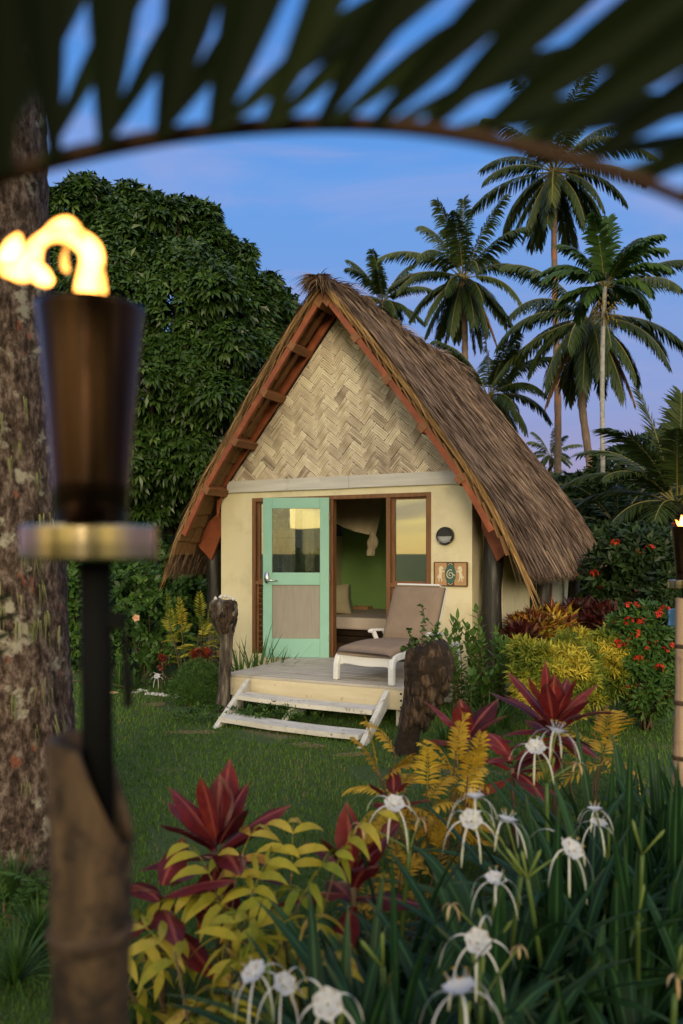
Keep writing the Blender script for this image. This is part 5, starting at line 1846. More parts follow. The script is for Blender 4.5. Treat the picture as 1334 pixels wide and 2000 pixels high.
t = thing('palm_leaf', 'blurred dark tip of a small palm leaf at the left edge over the trunk', 'palm leaf', at(-60, 1300, 1.5))
rng = rng_(73)
for k, (px, py, dx, dy, ln) in enumerate(((-40, 1180, 60, 20, 0.07), (-40, 1222, 66, 24, 0.075), (-40, 1262, 68, 34, 0.075), (-40, 1300, 62, 42, 0.07), (-50, 1140, 50, 12, 0.05), (-45, 1440, 60, -60, 0.07))):
    o = at(px, py, 1.5) - np.array(t.location)
    mb = MB()
    ribbons(mb, [o], [(dx, 4, dy)], [(0.1, 0.5, 1)], [ln], [0.016], 0.2, 5, p_pinna, 0.1, 0.3)
    mb.build('leaflet', 'frond_leaf', t)
mb = MB()
tube(mb, [at(-46, 1080, 1.5) - np.array(t.location), at(-42, 1250, 1.5) - np.array(t.location), at(-48, 1500, 1.5) - np.array(t.location)], 0.004, 6)
mb.build('rachis', 'frond_rib', t)

# ------------------------------------------------------------------ broadleaf trees
def tree(name, label, base, lobes, ncl, K, L, W, droop, seed, mat='mango_leaf', trunk_r=0.2, trunk_h=2.0, group=None, limbs=7, shell=0.72, upax=0.35, cat='tree', inner=0.8, fill=0):
    rng = rng_(seed)
    t = thing(name, label, cat, base, 0, group)
    mb = MB()
    p, a = lobes_points(lobes, ncl, rng, shell, inner)
    keep = p[:, 2] > 0.3
    p, a = p[keep], a[keep]
    clusters(mb, p, nrm(a + UP * upax + rng.normal(0, 0.2, a.shape)), K, L, W, droop, rng, 0.95, None, 2, p_leaf, 0.0, 0.3)
    mb.build('crown', mat, t)
    mb = MB()
    C = np.array([l[0] for l in lobes])
    tz = np.linspace(-0.1, trunk_h, 8)
    tube(mb, np.stack([0.05 * np.sin(tz), 0.04 * np.cos(tz * 1.3), tz], 1), np.linspace(trunk_r * 1.2, trunk_r * 0.8, 8), 10)
    for k in range(limbs):
        c = C[rng.integers(len(C))]
        c = c + rng.normal(0, 0.3, 3)
        b = np.array([0, 0, trunk_h * rng.uniform(0.6, 0.98)])
        m_ = (b + c) / 2 + UP * 0.2 * np.linalg.norm(c - b) * 0.5
        uu = np.linspace(0, 1, 9)[:, None]
        tube(mb, (1 - uu) ** 2 * b + 2 * uu * (1 - uu) * m_ + uu ** 2 * c, np.linspace(trunk_r * 0.55, trunk_r * 0.12, 9), 7)
    mb.build('trunk', 'trunk_brown', t, True)
    return t


# the big dark tree left of the hut
YT = 15.0
bt = at(330, 1080, YT)
bt[2] = 0


def lp(px, py, r, dy=0.0, rz=None):
    c = at(px, py, YT + dy) - bt
    r = r / FPX * YT
    return (c, (r, r * 0.9, (rz / FPX * YT) if rz else r))


lob = [lp(160, 470, 85), lp(255, 480, 85, -0.3), lp(345, 485, 74, 0), lp(300, 440, 50, 0.2), lp(412, 525, 68, 0), lp(120, 560, 90, -0.3), lp(230, 600, 110, -1.0), lp(350, 600, 110, -1.0), lp(450, 615, 85, -0.3), lp(515, 625, 52, 0.3),
       lp(110, 700, 100, -0.3), lp(240, 740, 110, -1.1), lp(370, 740, 110, -1.0), lp(470, 720, 90, -0.3), lp(140, 850, 95, -0.3), lp(260, 870, 100, -0.9), lp(370, 860, 95, -0.8), lp(420, 850, 80, 0.2), lp(300, 950, 70, -0.4), lp(200, 950, 60, -0.3), lp(540, 650, 55, 1.0)]
rng = rng_(79)
big = list(lob)
for k in range(95):
    c, r = big[rng.integers(len(big))]
    d = nrm(rng.normal(0, 1, 3) + np.array([0, -0.6, 0.15]))
    rr_ = r[0] * rng.uniform(0.16, 0.48)
    lob.append((c + d * np.array(r) * rng.uniform(0.85, 1.16), (rr_, rr_, rr_ * 0.8)))
# leading sprays at the top
rng = rng_(80)
for (px, py, r) in ((297, 402, 12), (300, 418, 18), (150, 395, 14), (152, 412, 22), (215, 425, 30), (375, 420, 26), (250, 405, 22), (345, 412, 22), (405, 452, 26), (470, 505, 26), (525, 560, 22), (555, 590, 20), (120, 405, 18), (185, 418, 20)):
    lob.append(lp(px, py, r, rng.uniform(-0.4, 0.4)))
tree('mango_tree', 'big dense dark green tree with drooping leaves filling the left behind the hut', bt, lob, 13000, 8, 0.19, 0.055, 1.6, 81, inner=0.9, shell=0.6, trunk_r=0.26, trunk_h=1.9, limbs=14)

# dense growth behind everything
BK = [
    ('background_tree', 'dark leafy tree behind the slender palm trunk', 1120, 1010, 21, 95, 75, 83),
    ('background_tree', 'dark leafy tree between the roof edge and the tall palm trunk', 1045, 1010, 24, 80, 80, 84),
    ('background_tree', 'dark leafy tree at the far right behind the low palm', 1300, 960, 22, 120, 110, 85),
    ('background_tree', 'dark leafy tree behind the red flowered hedge', 1215, 1040, 20, 90, 70, 86),
    ('background_tree', 'dark leafy tree in the gap between the near palm trunk and the torch', 150, 1120, 19, 120, 130, 87),
    ('background_tree', 'dark leafy tree in shade behind the grey thatched roof', 330, 1000, 26, 160, 120, 88),
    ('background_tree', 'dark leafy tree far behind the hut above its eave', 1010, 1060, 30, 160, 90, 89),
]
for nm, lb, px, py, Y, rx, rz, sd_ in BK:
    b = at(px, HZ, Y)
    b[2] = 0
    rng = rng_(sd_)
    c = at(px, py, Y) - b
    R1, R2 = rx / FPX * Y, rz / FPX * Y
    lob = [(c, (R1, R1, R2))]
    for k in range(9):
        d = nrm(rng.normal(0, 1, 3))
        lob.append((c + d * np.array([R1, R1, R2]) * 0.8, (R1 * 0.45, R1 * 0.45, R2 * 0.42)))
    lob.append((np.array([0, 0, c[2] * 0.45]), (R1 * 0.95, R1 * 0.9, c[2] * 0.5 + 0.1)))
    tree(nm, lb, b, lob, 1500, 7, 0.30, 0.10, 1.0, sd_, mat='dark_leaf', trunk_r=0.12, trunk_h=max(0.8, c[2] - R2 * 0.6), limbs=6, group=None)

# neighbouring hut far behind on the left
nh = thing('neighbour_hut', 'distant grey thatched hut half hidden by shrubs beyond the left eave', 'hut', (at(300, 1080, 24)[0], 24, 0), radians(12))
rng = rng_(90)
mb = MB()
box(mb, -2.6, 2.6, 0, 3.6, -0.1, 1.75)
mb.build('wall', 'brown_timber', nh)
mb = MB()
prism(mb, [(-3.1, 1.5), (3.1, 1.5), (0.0, 3.6)], -0.5, 4.2)
mb.build('gable_end', 'thatch_core', nh)
mb = MB()
n = 5000
for sg in (-1, 1):
    u, y = rng.uniform(0, 1, n), rng.uniform(-0.6, 4.3, n)
    O = np.stack([sg * 3.3 * u, y, 3.75 - 2.24 * u], 1)
    D = np.array([sg * 0.83, 0, -0.56]) + rng.normal(0, 0.05, (n, 3))
    ribbons(mb, O + np.array([0, 0, 0.04]), D, np.array([0, 1, 0]) + rng.normal(0, 0.2, (n, 3)), rng.uniform(0.3, 0.6, n), rng.uniform(0.03, 0.06, n), 0.1, 2, p_thin, 0, rng.uniform(0, 1, n))
n = 5000
u, x = rng.uniform(0, 1, n), rng.uniform(-1, 1, n)
xx = x * 3.2
O = np.stack([xx, -0.55 - 0.6 * u, np.maximum(3.7 - 0.68 * np.abs(xx) - 0.02, 1.5) * (1 - u) + u * 1.15], 1)
ribbons(mb, O, np.array([0, -0.45, -0.9]) + rng.normal(0, 0.05, (n, 3)), np.array([1, 0, 0]) + rng.normal(0, 0.2, (n, 3)), rng.uniform(0.3, 0.5, n), rng.uniform(0.03, 0.06, n), 0.1, 2, p_thin, 0, rng.uniform(0, 1, n))
leaf('grey_thatch', [(0, (0.07, 0.06, 0.065)), (1, (0.20, 0.17, 0.18))], 0.9, 0)
mb.build('roof', 'grey_thatch', nh)
t = thing('blue_post', 'thin pale blue post seen between the palm trunk and the torch', 'post', (at(131, 1080, 17)[0], 17, 0))
mb = MB()
tube(mb, [(0, 0, -0.1), (0, 0, 1.72), (0, 0, 1.74)], [0.035, 0.035, 0.02], 10)
mb.build('tube', 'blue_plastic', t, True)

# unseen shrubs added behind the camera to keep low sun off the front bed
for k in range(9):
    f = (k - 4) * 1.05
    c = np.array([-1.0, -4.2, 0]) + np.array([0.96, -0.28, 0]) * f
    rng = rng_(900 + k)
    h = 1.85 + rng.uniform(-0.15, 0.15)
    lob = [((0, 0, h * 0.5), (0.7, 0.7, h * 0.5)), ((0.2, 0.2, h * 0.75), (0.5, 0.5, h * 0.25))]
    tree('sun_blocker_shrub', 'leafy green shrub added out of view behind the viewpoint to block sun', c, lob, 700, 7, 0.16, 0.07, 0.8, 910 + k, mat='shrub_leaf', trunk_r=0.04, trunk_h=1.0, limbs=4, group='added sun-blocking shrubs behind the viewpoint', cat='shrub', shell=0.4)

# tree crown added unseen above the camera to keep sky off the front bed
rng = rng_(950)
lob = [((rng.uniform(-1.9, 2.2), rng.uniform(-1.5, 1.0), 5.5 + rng.uniform(-0.3, 0.5)), (0.95, 0.95, 0.55)) for k in range(11)]
tree('sky_blocker_tree', 'spreading tree added out of view above the viewpoint to block sky', np.array([-0.6, -1.9, 0]), [((c[0] + 0.6, c[1] + 1.9, c[2]), r) for c, r in lob], 2600, 7, 0.28, 0.11, 0.8, 951, mat='dark_leaf', trunk_r=0.16, trunk_h=3.6, limbs=10, shell=0.3)
# ------------------------------------------------------------------ garden beds: helpers
def gb(px, Y):
    b = at(px, HZ, Y)
    b[2] = 0
    return b


def flower_heads(t, pts, mat, part, rng, nfl=14, r=0.05, pl_=0.022):
    for q in pts:
        mb = MB()
        D = nrm(rng.normal(0, 1, (nfl, 3)) * np.array([1, 1, 0.7]) + UP * 0.7)
        for j in range(nfl):
            c = q + D[j] * r
            A = nrm(D[j] + rng.normal(0, 0.2, 3))
            X = nrm(np.cross(A, rng.normal(0, 1, 3)))
            Yv = np.cross(A, X)
            th = np.arange(4) * pi / 2
            DD = np.cos(th)[:, None] * X + np.sin(th)[:, None] * Yv + A * 0.2
            ribbons(mb, np.repeat(c[None], 4, 0), DD, np.cross(A[None], DD), pl_, pl_ * 0.75, 0.2, 2, p_leaf, 0, rng.uniform(0, 1))
        mb.build(part, mat, t)


def rosette(name, label, cat, loc, mats, n, L, W, seed, el=(85, 10), droop=0.8, fold=0.25, stem_h=0.0, group=None, nseg=6, prof=p_strap, tilt=(0, 0), wave=0.0, lspread=0.25, part='leaf_rosette', crown_h=0.10, stem=True):
    rng = rng_(seed)
    t = thing(name, label, cat, loc, 0, group)
    k = np.arange(n)
    f = (k + 0.5) / n
    a = k * 2.39996 + rng.uniform(0, 6) + rng.normal(0, 0.2, n)
    e = np.radians(el[0] + (el[1] - el[0]) * f + rng.normal(0, 6, n))
    top = np.array([tilt[0], tilt[1], stem_h])
    D = np.stack([np.cos(a) * np.cos(e), np.sin(a) * np.cos(e), np.sin(e)], 1)
    D += np.array([tilt[0], tilt[1], 0]) * 0.8
    O = top + np.stack([np.cos(a), np.sin(a), np.zeros(n)], 1) * 0.012 + UP * (crown_h * (0.5 - f))[:, None]
    S = np.stack([-np.sin(a), np.cos(a), np.zeros(n)], 1) + rng.normal(0, 0.15, (n, 3))
    le = L * (1 - lspread * np.abs(f - 0.4)) * rng.uniform(0.85, 1.12, n) * np.clip(0.62 + f * 1.2, 0, 1)
    mb = MB()
    ribbons(mb, O, D, S, le, W * rng.uniform(0.85, 1.1, n), droop * rng.uniform(0.6, 1.4, n), nseg, prof, fold, np.clip(rng.normal(0.5, 0.22, n), 0, 1), 0, wave, rng)
    mb.build(part, mats[0], t, True)
    if stem_h > 0.03 and stem:
        sm = MB()
        tube(sm, [(0, 0, -0.03), top * 0.5 + np.array([0.01, 0, 0]), top], 0.013, 7)
        sm.build('stem', mats[1], t, True)
    return t


def p_cord(t):
    return np.clip(0.28 + 1.9 * t, 0, 1) * np.clip(1 - np.clip((t - 0.42) / 0.58, 0, 1) ** 2.3, 0.0, 1) + 0.01


# ------------------------------------------------------------------ bed left of the steps
def hib(name, label, px, Y, lobpx, seed, mat='shrub_leaf', ncl=420, L=0.10, W=0.05, group=None, cat='shrub', K=6, droop=0.5, stems=7, spread=0.95):
    b = gb(px, Y)
    lob = [(at(a, c, Y + dy) - b, (r / FPX * Y, r / FPX * Y * 0.8, rz / FPX * Y)) for a, c, r, rz, dy in lobpx]
    return shrub(name, label, cat, b, lob, (mat, 'twig'), ncl, K, L, W, droop, seed, stems=stems, group=group, spread=spread, shell=0.45)


t, p, a = hib('hibiscus_shrub', 'leggy hibiscus shrub with one peach flower beside the torch pole', 285, 10.9, [(265, 1150, 60, 60, 0), (300, 1200, 60, 60, 0), (240, 1210, 45, 60, 0.2), (330, 1250, 50, 50, 0), (260, 1270, 60, 40, 0.1)], 101, ncl=520)
q = at(266, 1207, 10.4) - np.array(t.location)
mb = MB()
rng = rng_(102)
th = np.arange(5) * 2 * pi / 5
A = nrm(np.array([0.2, -1, 0.2]))
X = nrm(np.cross(A, UP))
Z = np.cross(X, A)
DD = np.cos(th)[:, None] * X + np.sin(th)[:, None] * Z + A * 0.35
ribbons(mb, np.repeat(q[None], 5, 0), DD, np.cross(A[None], DD), 0.055, 0.055, 0.1, 4, p_leaf, 0.1, rng.uniform(0, 1, 5))
tube(mb, [q, q + A * 0.06], 0.004, 5)
mb.build('flower', 'peach_flower', t)
t, p, a = hib('hibiscus_shrub', 'broad dark leaved hibiscus shrub under the left eave', 345, 12.3, [(330, 1130, 50, 50, 0), (375, 1150, 45, 60, 0), (300, 1110, 40, 45, 0.4), (350, 1210, 60, 50, 0)], 103, ncl=480, L=0.12, W=0.06)
rng = rng_(104)
flower_heads(t, p[rng.choice(len(p), 5, replace=False)] + np.array([0, -0.1, 0]), 'red_flower', 'flower', rng, 6, 0.02, 0.03)
t, p, a = hib('hibiscus_shrub', 'dark hibiscus shrub just right of the torch pole', 225, 11.6, [(225, 1130, 45, 55, 0), (230, 1200, 45, 60, 0), (215, 1270, 45, 50, 0.2)], 105, ncl=380)
t, p, a = hib('garden_shrub', 'dark leafy shrub in the gap left of the torch pole', 135, 11.5, [(130, 1150, 40, 50, 0), (140, 1210, 40, 60, 0), (150, 1270, 30, 40, 0)], 106, ncl=330, L=0.13, W=0.06)
t, p, a = hib('garden_shrub', 'large leafy shrub in the shade beneath the big tree left of the hut', 380, 13.5, [(300, 1080, 50, 40, 0), (400, 1120, 50, 60, 0), (385, 1180, 60, 60, 0), (440, 1150, 40, 60, 0.5)], 107, ncl=430, mat='dark_leaf', L=0.14, W=0.07)


def plume(name, label, px, Y, n, L, seed, mat, h0=0.1, ll=0.09, lw=0.018, el=(88, 25), droop=1.1, nl=16, cat='plant', group=None, off=0.12, ld=0.5, nstem=None, hmax=0.7, nlseg=2, base=None, lean=(0, 0), tint=None, compound=0):
    """plant of feathery pinnate leaves on upright stems"""
    rng = rng_(seed)
    b = gb(px, Y) if base is None else base
    t = thing(name, label, cat, b, 0, group)
    mb, sm = MB(), MB()
    ns_ = nstem or max(2, n // 9)
    for s_ in range(ns_):
        a0 = s_ * 2.4 + rng.uniform(0, 1)
        r0 = off * math.sqrt(rng.uniform(0.05, 1))
        foot = np.array([cos(a0) * r0 * 0.5, sin(a0) * r0 * 0.5, -0.02])
        hh = hmax * rng.uniform(0.7, 1.0)
        tip = np.array([cos(a0) * r0 * 1.7 + lean[0], sin(a0) * r0 * 1.7 + lean[1], hh])
        tube(sm, [foot, (foot + tip) / 2 + rng.normal(0, 0.015, 3), tip], [0.008, 0.006, 0.003], 6)
        m_ = max(1, n // ns_)
        for k in range(m_):
            f = (k + 0.5) / m_
            u = 1 - f * (1 - h0 / max(hmax, 0.01)) if m_ > 1 else 1
            o = foot + (tip - foot) * np.clip(u, 0.05, 1)
            a = k * 2.39996 + a0 + rng.normal(0, 0.3)
            e = radians(el[0] + (el[1] - el[0]) * min(1, f * 1.6) + rng.normal(0, 8))
            d = np.array([cos(a) * cos(e), sin(a) * cos(e), sin(e)])
            frond(mb, o, d, L * rng.uniform(0.75, 1.15), droop * rng.uniform(0.7, 1.3), nl, ll, lw, rng, ang=1.15, ld=ld, rr=0.0022, tint=float(np.clip(rng.normal(0.55 if tint is None else tint, 0.2), 0, 1)), mi=0, rmi=0, t0=0.1, prof=p_leaf, nseg=nlseg,
                  lprof=lambda x: 0.45 + 0.55 * np.sin(pi * np.clip(0.2 + 0.75 * x, 0, 1)))
    mb.build('foliage', mat, t)
    sm.build('stem', 'twig', t)
    return t


plume('yellow_fern_shrub', 'yellow green feathery shrub beside the left post of the hut', 375, 10.1, 46, 0.30, 111, 'yellow_green', h0=0.35, ll=0.10, lw=0.014, hmax=0.98, off=0.26, nstem=7, tint=0.5, nl=14)
rosette('coleus', 'rusty red coleus plant below the yellow fern shrub, larger of two', 'plant', gb(382, 9.5), ('coleus', 'twig'), 26, 0.14, 0.075, 112, (80, -5), 0.6, 0.1, 0.42, prof=p_leaf, crown_h=0.18)
rosette('coleus', 'small rusty red coleus plant in the bed near the white stones', 'plant', gb(317, 9.8), ('coleus', 'twig'), 16, 0.11, 0.06, 113, (80, -5), 0.6, 0.1, 0.36, prof=p_leaf, crown_h=0.12)
rosette('coleus', 'rusty red coleus plant nearest the left stump', 'plant', gb(402, 9.35), ('coleus', 'twig'), 20, 0.13, 0.07, 115, (80, -5), 0.6, 0.1, 0.47, prof=p_leaf, crown_h=0.16)
t, p, a = shrub('asparagus_fern', 'low fluffy bright green fern bush at the foot of the left post', 'fern', gb(388, 9.0), [((0, 0, 0.22), (0.24, 0.2, 0.26)), ((0.12, -0.05, 0.16), (0.18, 0.16, 0.2)), ((-0.16, 0, 0.14), (0.16, 0.16, 0.17))], ('bright_leaf', 'twig'), 1500, 7, 0.05, 0.006, 0.4, 114, stems=0, shell=0.2, spread=0.7)
for k, (px, Y, n_, L_, lab) in enumerate(((470, 9.3, 34, 0.85, 'tuft of long green leaves left of the deck, against the left stump'), (500, 9.45, 40, 0.90, 'tuft of long green blades in front of the open teal door'), (540, 9.6, 26, 0.75, 'tuft of long green blades at the back left corner of the deck'),
                                          (232, 10.0, 22, 0.45, 'arching strap leaved clump beside the torch pole'), (262, 9.9, 20, 0.40, 'arching strap leaved clump behind the white stones'), (345, 9.6, 18, 0.38, 'short strap leaved clump between the two coleus plants'))):
    rosette('strap_leaf_clump', lab, 'plant', gb(px, Y), ('shrub_leaf' if k > 2 else 'bright_leaf', 'twig'), n_, L_, 0.02, 120 + k, (88, 35), 0.9, 0.2, 0.0, nseg=6, crown_h=0.02)
t = plume('ground_fern', 'low green fern filling the bed behind the stone edging', 330, 10.0, 22, 0.26, 131, 'shrub_leaf', h0=0.02, ll=0.05, lw=0.014, hmax=0.12, off=0.5, nstem=9)
t = plume('ground_fern', 'low green fern at the shady back of the left bed', 255, 10.6, 26, 0.3, 132, 'dark_leaf', h0=0.02, ll=0.06, lw=0.016, hmax=0.14, off=0.6, nstem=9)
# stone edging
rng = rng_(140)
nst = 22
for k in range(nst):
    f = k / (nst - 1)
    px = 262 + 95 * f + rng.normal(0, 1.5)
    py = 1350 + 14 * f + rng.normal(0, 2)
    Y = CAMZ * FPX / (py - HZ)
    s = thing('edging_stone', 'small pale rounded stone in the edging row along the left bed', 'stone', gb(px, Y), rng.uniform(0, 6), 'pale stones edging the left bed')
    mb = MB()
    r = rng.uniform(0.018, 0.042)
    z = np.linspace(-0.6, 1, 7)
    tube(mb, np.stack([z * 0, z * 0, z * r * 0.8], 1), r * np.sqrt(np.clip(1.02 - z ** 2, 0.03, 1)), 9, wob=1 + rng.normal(0, 0.13, (7, 9)))
    mb.build('rock', 'pale_stone', s, True)

# plants under and right of the deck
t, p, a = shrub('weed_patch', 'leafy weeds growing under the white steps', 'plant', hw(0.55, -2.05, 0), [((0, 0, 0.07), (0.42, 0.14, 0.13)), ((-0.7, 0.1, 0.05), (0.4, 0.14, 0.10))], ('shrub_leaf', 'twig'), 240, 5, 0.045, 0.022, 0.4, 141, stems=0, shell=0.2)
for k, (px, Y, h, sd_, lab) in enumerate(((893, 8.35, 1.02, 151, 'tall leafy green stem plant against the cream wall right of the lounger'), (938, 8.2, 1.22, 152, 'tallest bright leaved plant before the front corner post'), (915, 7.9, 0.62, 153, 'short green leafy plant between the dark stump and the tall stem plants'), (962, 8.0, 0.86, 154, 'green leafy plant right of the black log post'))):
    rng = rng_(sd_)
    b = gb(px, Y)
    t = thing('leafy_plant', lab, 'plant', b)
    mb, sm = MB(), MB()
    for s_ in range(7):
        tip = np.array([rng.normal(0, 0.13), rng.normal(0, 0.10), h * rng.uniform(0.6, 1.05)])
        foot = np.array([rng.normal(0, 0.04), rng.normal(0, 0.04), -0.02])
        uu = np.linspace(0, 1, 10)[:, None]
        P = foot + (tip - foot) * uu + np.array([0.03, 0.02, 0]) * np.sin(uu * 3)
        tube(sm, P, np.linspace(0.006, 0.003, 10), 5)
        m_ = int(14 + h * 16)
        ui = np.linspace(0.22, 1, m_)
        O = np.stack([np.interp(ui, uu[:, 0], P[:, j]) for j in range(3)], 1)
        az = np.arange(m_) * 2.4 + rng.uniform(0, 6)
        e = np.radians(np.clip(15 + 50 * ui + rng.normal(0, 12, m_), 0, 85))
        D = np.stack([np.cos(az) * np.cos(e), np.sin(az) * np.cos(e), np.sin(e)], 1)
        S = np.stack([-np.sin(az), np.cos(az), az * 0], 1)
        ribbons(mb, O, D, S, rng.uniform(0.085, 0.14, m_), rng.uniform(0.038, 0.06, m_), 0.9, 4, p_leaf, 0.25, np.clip(0.25 + 0.6 * ui * rng.uniform(0.5, 1.2, m_), 0, 1))
    mb.build('foliage', 'bright_leaf' if k != 2 else 'shrub_leaf', t)
    sm.build('stem', 'twig', t)
for k, (px, Y, L_, lab) in enumerate(((955, 7.4, 0.45, 'grassy clump of narrow blades right of the dark stump'), (905, 7.3, 0.34, 'grassy clump of short blades at the base of the dark stump'), (985, 7.7, 0.42, 'grassy clump beneath the golden hedge bush'), (870, 7.0, 0.25, 'low grassy clump in front of the dark stump'))):
    rosette('grass_clump', lab, 'grass clump', gb(px, Y), ('shrub_leaf', 'twig'), 60, L_, 0.012, 160 + k, (89, 30), 0.9, 0.15, 0.0, nseg=5, crown_h=0.01)

# crotons along the side wall
for k, (px, py, Y, r, lab, mt) in enumerate(((1035, 1240, 9.2, 36, 'croton bush with upright yellow and green leaves nearest the hut corner', 'croton_leaf'), (1080, 1236, 9.4, 44, 'croton bush with dark red and orange leaves in the middle of the side bed', 'croton_leaf'), (1130, 1228, 9.7, 44, 'dark maroon croton bush below the far end of the eave', 'croton_dark'), (1175, 1225, 9.6, 38, 'darkest croton bush at the right end of the side bed', 'croton_dark'), (1018, 1255, 8.9, 24, 'small red croton bush low beside the cream side wall', 'croton_dark'))):
    b = gb(px, Y)
    c = at(px, py, Y) - b
    R = r / FPX * Y
    shrub('croton_bush', lab, 'croton', b, [(c, (R, R, R * 0.95)), (c * 0.6, (R * 0.8, R * 0.8, R * 0.9))], (mt, 'twig'), 120, 7, 0.17, 0.048, 0.35, 170 + k, stems=7, upax=1.5, fold=0.2, nseg=3, spread=0.75, shell=0.4)
t = plume('lime_shrub', 'pale lime leaved sprigs among the crotons near the hut corner', 1028, 9.0, 16, 0.22, 176, 'lime_leaf', h0=0.5, ll=0.09, lw=0.04, hmax=0.72, off=0.1, nstem=4, nl=7)
t = plume('lime_shrub', 'tall pale lime sprig above the golden bush, left of the red flowers', 1215, 8.3, 18, 0.2, 177, 'lime_leaf', h0=0.6, ll=0.08, lw=0.035, hmax=1.0, off=0.12, nstem=4, nl=7)

# golden hedge bushes
for k, (px, Y, lobs, lab) in enumerate((
        (1085, 7.3, [(1075, 1300, 62, 42), (1040, 1320, 40, 60), (1120, 1300, 50, 40), (1080, 1350, 65, 55)], 'rounded yellow green bush in front of the crotons'),
        (1170, 7.8, [(1160, 1280, 50, 34), (1205, 1270, 40, 40), (1180, 1320, 50, 50)], 'yellow green bush between the rounded bush and the red flowered shrub'))):
    b = gb(px, Y)
    lob = [(at(a, c, Y) - b, (r / FPX * Y, r / FPX * Y, rz / FPX * Y)) for a, c, r, rz in lobs]
    rng = rng_(180 + k)
    t = thing('golden_bush', lab, 'bush', b)
    for q in range(16):
        c_, r_ = lob[rng.integers(4 if k == 0 else 3)]
        d_ = nrm(rng.normal(0, 1, 3) + np.array([0, -0.3, 0.3]))
        lob.append((c_ + d_ * np.array(r_) * rng.uniform(0.8, 1.25), (r_[0] * 0.3,) * 3))
    p, a = lobes_points(lob, 1100, rng, 0.35, 0.7, 0.4)
    mb = MB()
    clusters(mb, p, nrm(a + UP * 0.8 + rng.normal(0, 0.35, a.shape)), 9, 0.075, 0.015, 0.8, rng, 0.85, tint=np.clip(rng.beta(1.3, 1.1, len(p)) * 0.55 + 0.5 * np.clip(np.sin(p[:, 0] * 9 + 1) * np.sin(p[:, 2] * 11) + 0.5, 0, 1), 0, 1)[:, None], nseg=2)
    mb.build('foliage', 'yellow_green', t)
    sm = MB()
    for q in p[rng.choice(len(p), 9, replace=False)]:
        tube(sm, [(0, 0, -0.02), q * 0.5 + rng.normal(0, 0.03, 3), q], [0.012, 0.009, 0.004], 6)
    sm.build('stem', 'twig', t)

# red flowered shrubs
for k, (px, Y, lobs, nf, lab, mt) in enumerate((
        (1265, 7.7, [(1262, 1230, 52, 50), (1240, 1280, 45, 60), (1290, 1280, 45, 70), (1265, 1340, 55, 60), (1225, 1230, 34, 40)], 34, 'airy shrub dotted with red flower heads left of the bamboo pole', 'shrub_leaf'),
        (1245, 11.2, [(1245, 1090, 70, 60), (1190, 1120, 50, 50), (1300, 1090, 60, 60), (1250, 1160, 75, 60), (1310, 1170, 50, 60)], 20, 'tall dark hedge shrub with scattered red flowers behind the right torch', 'dark_leaf'))):
    b = gb(px, Y)
    lob = [(at(a, c, Y) - b, (r / FPX * Y, r / FPX * Y * 0.9, rz / FPX * Y)) for a, c, r, rz in lobs]
    t, p, a = shrub('ixora_shrub', lab, 'flowering shrub', b, lob, (mt, 'twig'), 900, 6, 0.075 if k == 0 else 0.13, 0.028 if k == 0 else 0.05, 0.5, 190 + k, stems=12, shell=0.5)
    rng = rng_(195 + k)
    cand = p[(p[:, 1] < 0.12)]
    flower_heads(t, cand[rng.choice(len(cand), nf, replace=False)] + np.array([0, -0.03, 0.02]), 'red_flower', 'flower_head', rng, 15, 0.042 if k == 0 else 0.055, 0.024 if k == 0 else 0.03)
hib('garden_shrub', 'dark broad leaved shrub behind the right bamboo pole', 1300, 10.2, [(1300, 1190, 50, 60, 0), (1330, 1160, 50, 70, 0), (1270, 1200, 40, 40, 0)], 198, ncl=380, mat='dark_leaf', L=0.13, W=0.055)
hib('garden_shrub', 'dark green shrub beyond the far end of the eave', 1150, 14.5, [(1110, 1080, 60, 60, 0), (1170, 1090, 60, 70, 0), (1140, 1150, 70, 60, 0)], 199, ncl=420, mat='dark_leaf', L=0.17, W=0.08)
hib('garden_shrub', 'leafy green shrub between the hedge and the red flowered shrub', 1180, 11.5, [(1180, 1165, 45, 30, 0), (1220, 1170, 45, 34, 0), (1200, 1200, 60, 40, 0)], 200, ncl=300, mat='shrub_leaf', L=0.12, W=0.06)

# ------------------------------------------------------------------ foreground
def cord(label, px, py, Y, n, L, W, seed, el=(86, 0), tilt=(0, 0), spent=0, droop=0.7):
    b = gb(px, Y)
    h = at(px, py, Y)[2]
    t = rosette('cordyline', label, 'plant', b, ('cordyline', 'twig'), n, L, W, seed, el, droop, 0.28, h, prof=p_cord, nseg=7, tilt=tilt, wave=0.12, crown_h=0.16)
    if spent:
        rng = rng_(seed + 5)
        mb = MB()
        a = np.array([-1.3, -1.8, 0.2][:spent])
        D = np.stack([np.cos(a) * 0.6, np.sin(a) * 0.6, -0.3 + a * 0], 1)
        ribbons(mb, np.repeat(np.array([[0, 0, h - 0.06]]), spent, 0), D, np.stack([-np.sin(a), np.cos(a), a * 0], 1), L * 0.8, W * 0.55, 1.6, 6, p_cord, 0.3, rng.uniform(0, 1, spent))
        mb.build('spent_leaf', 'cordyline_spent', t, True)
    return t


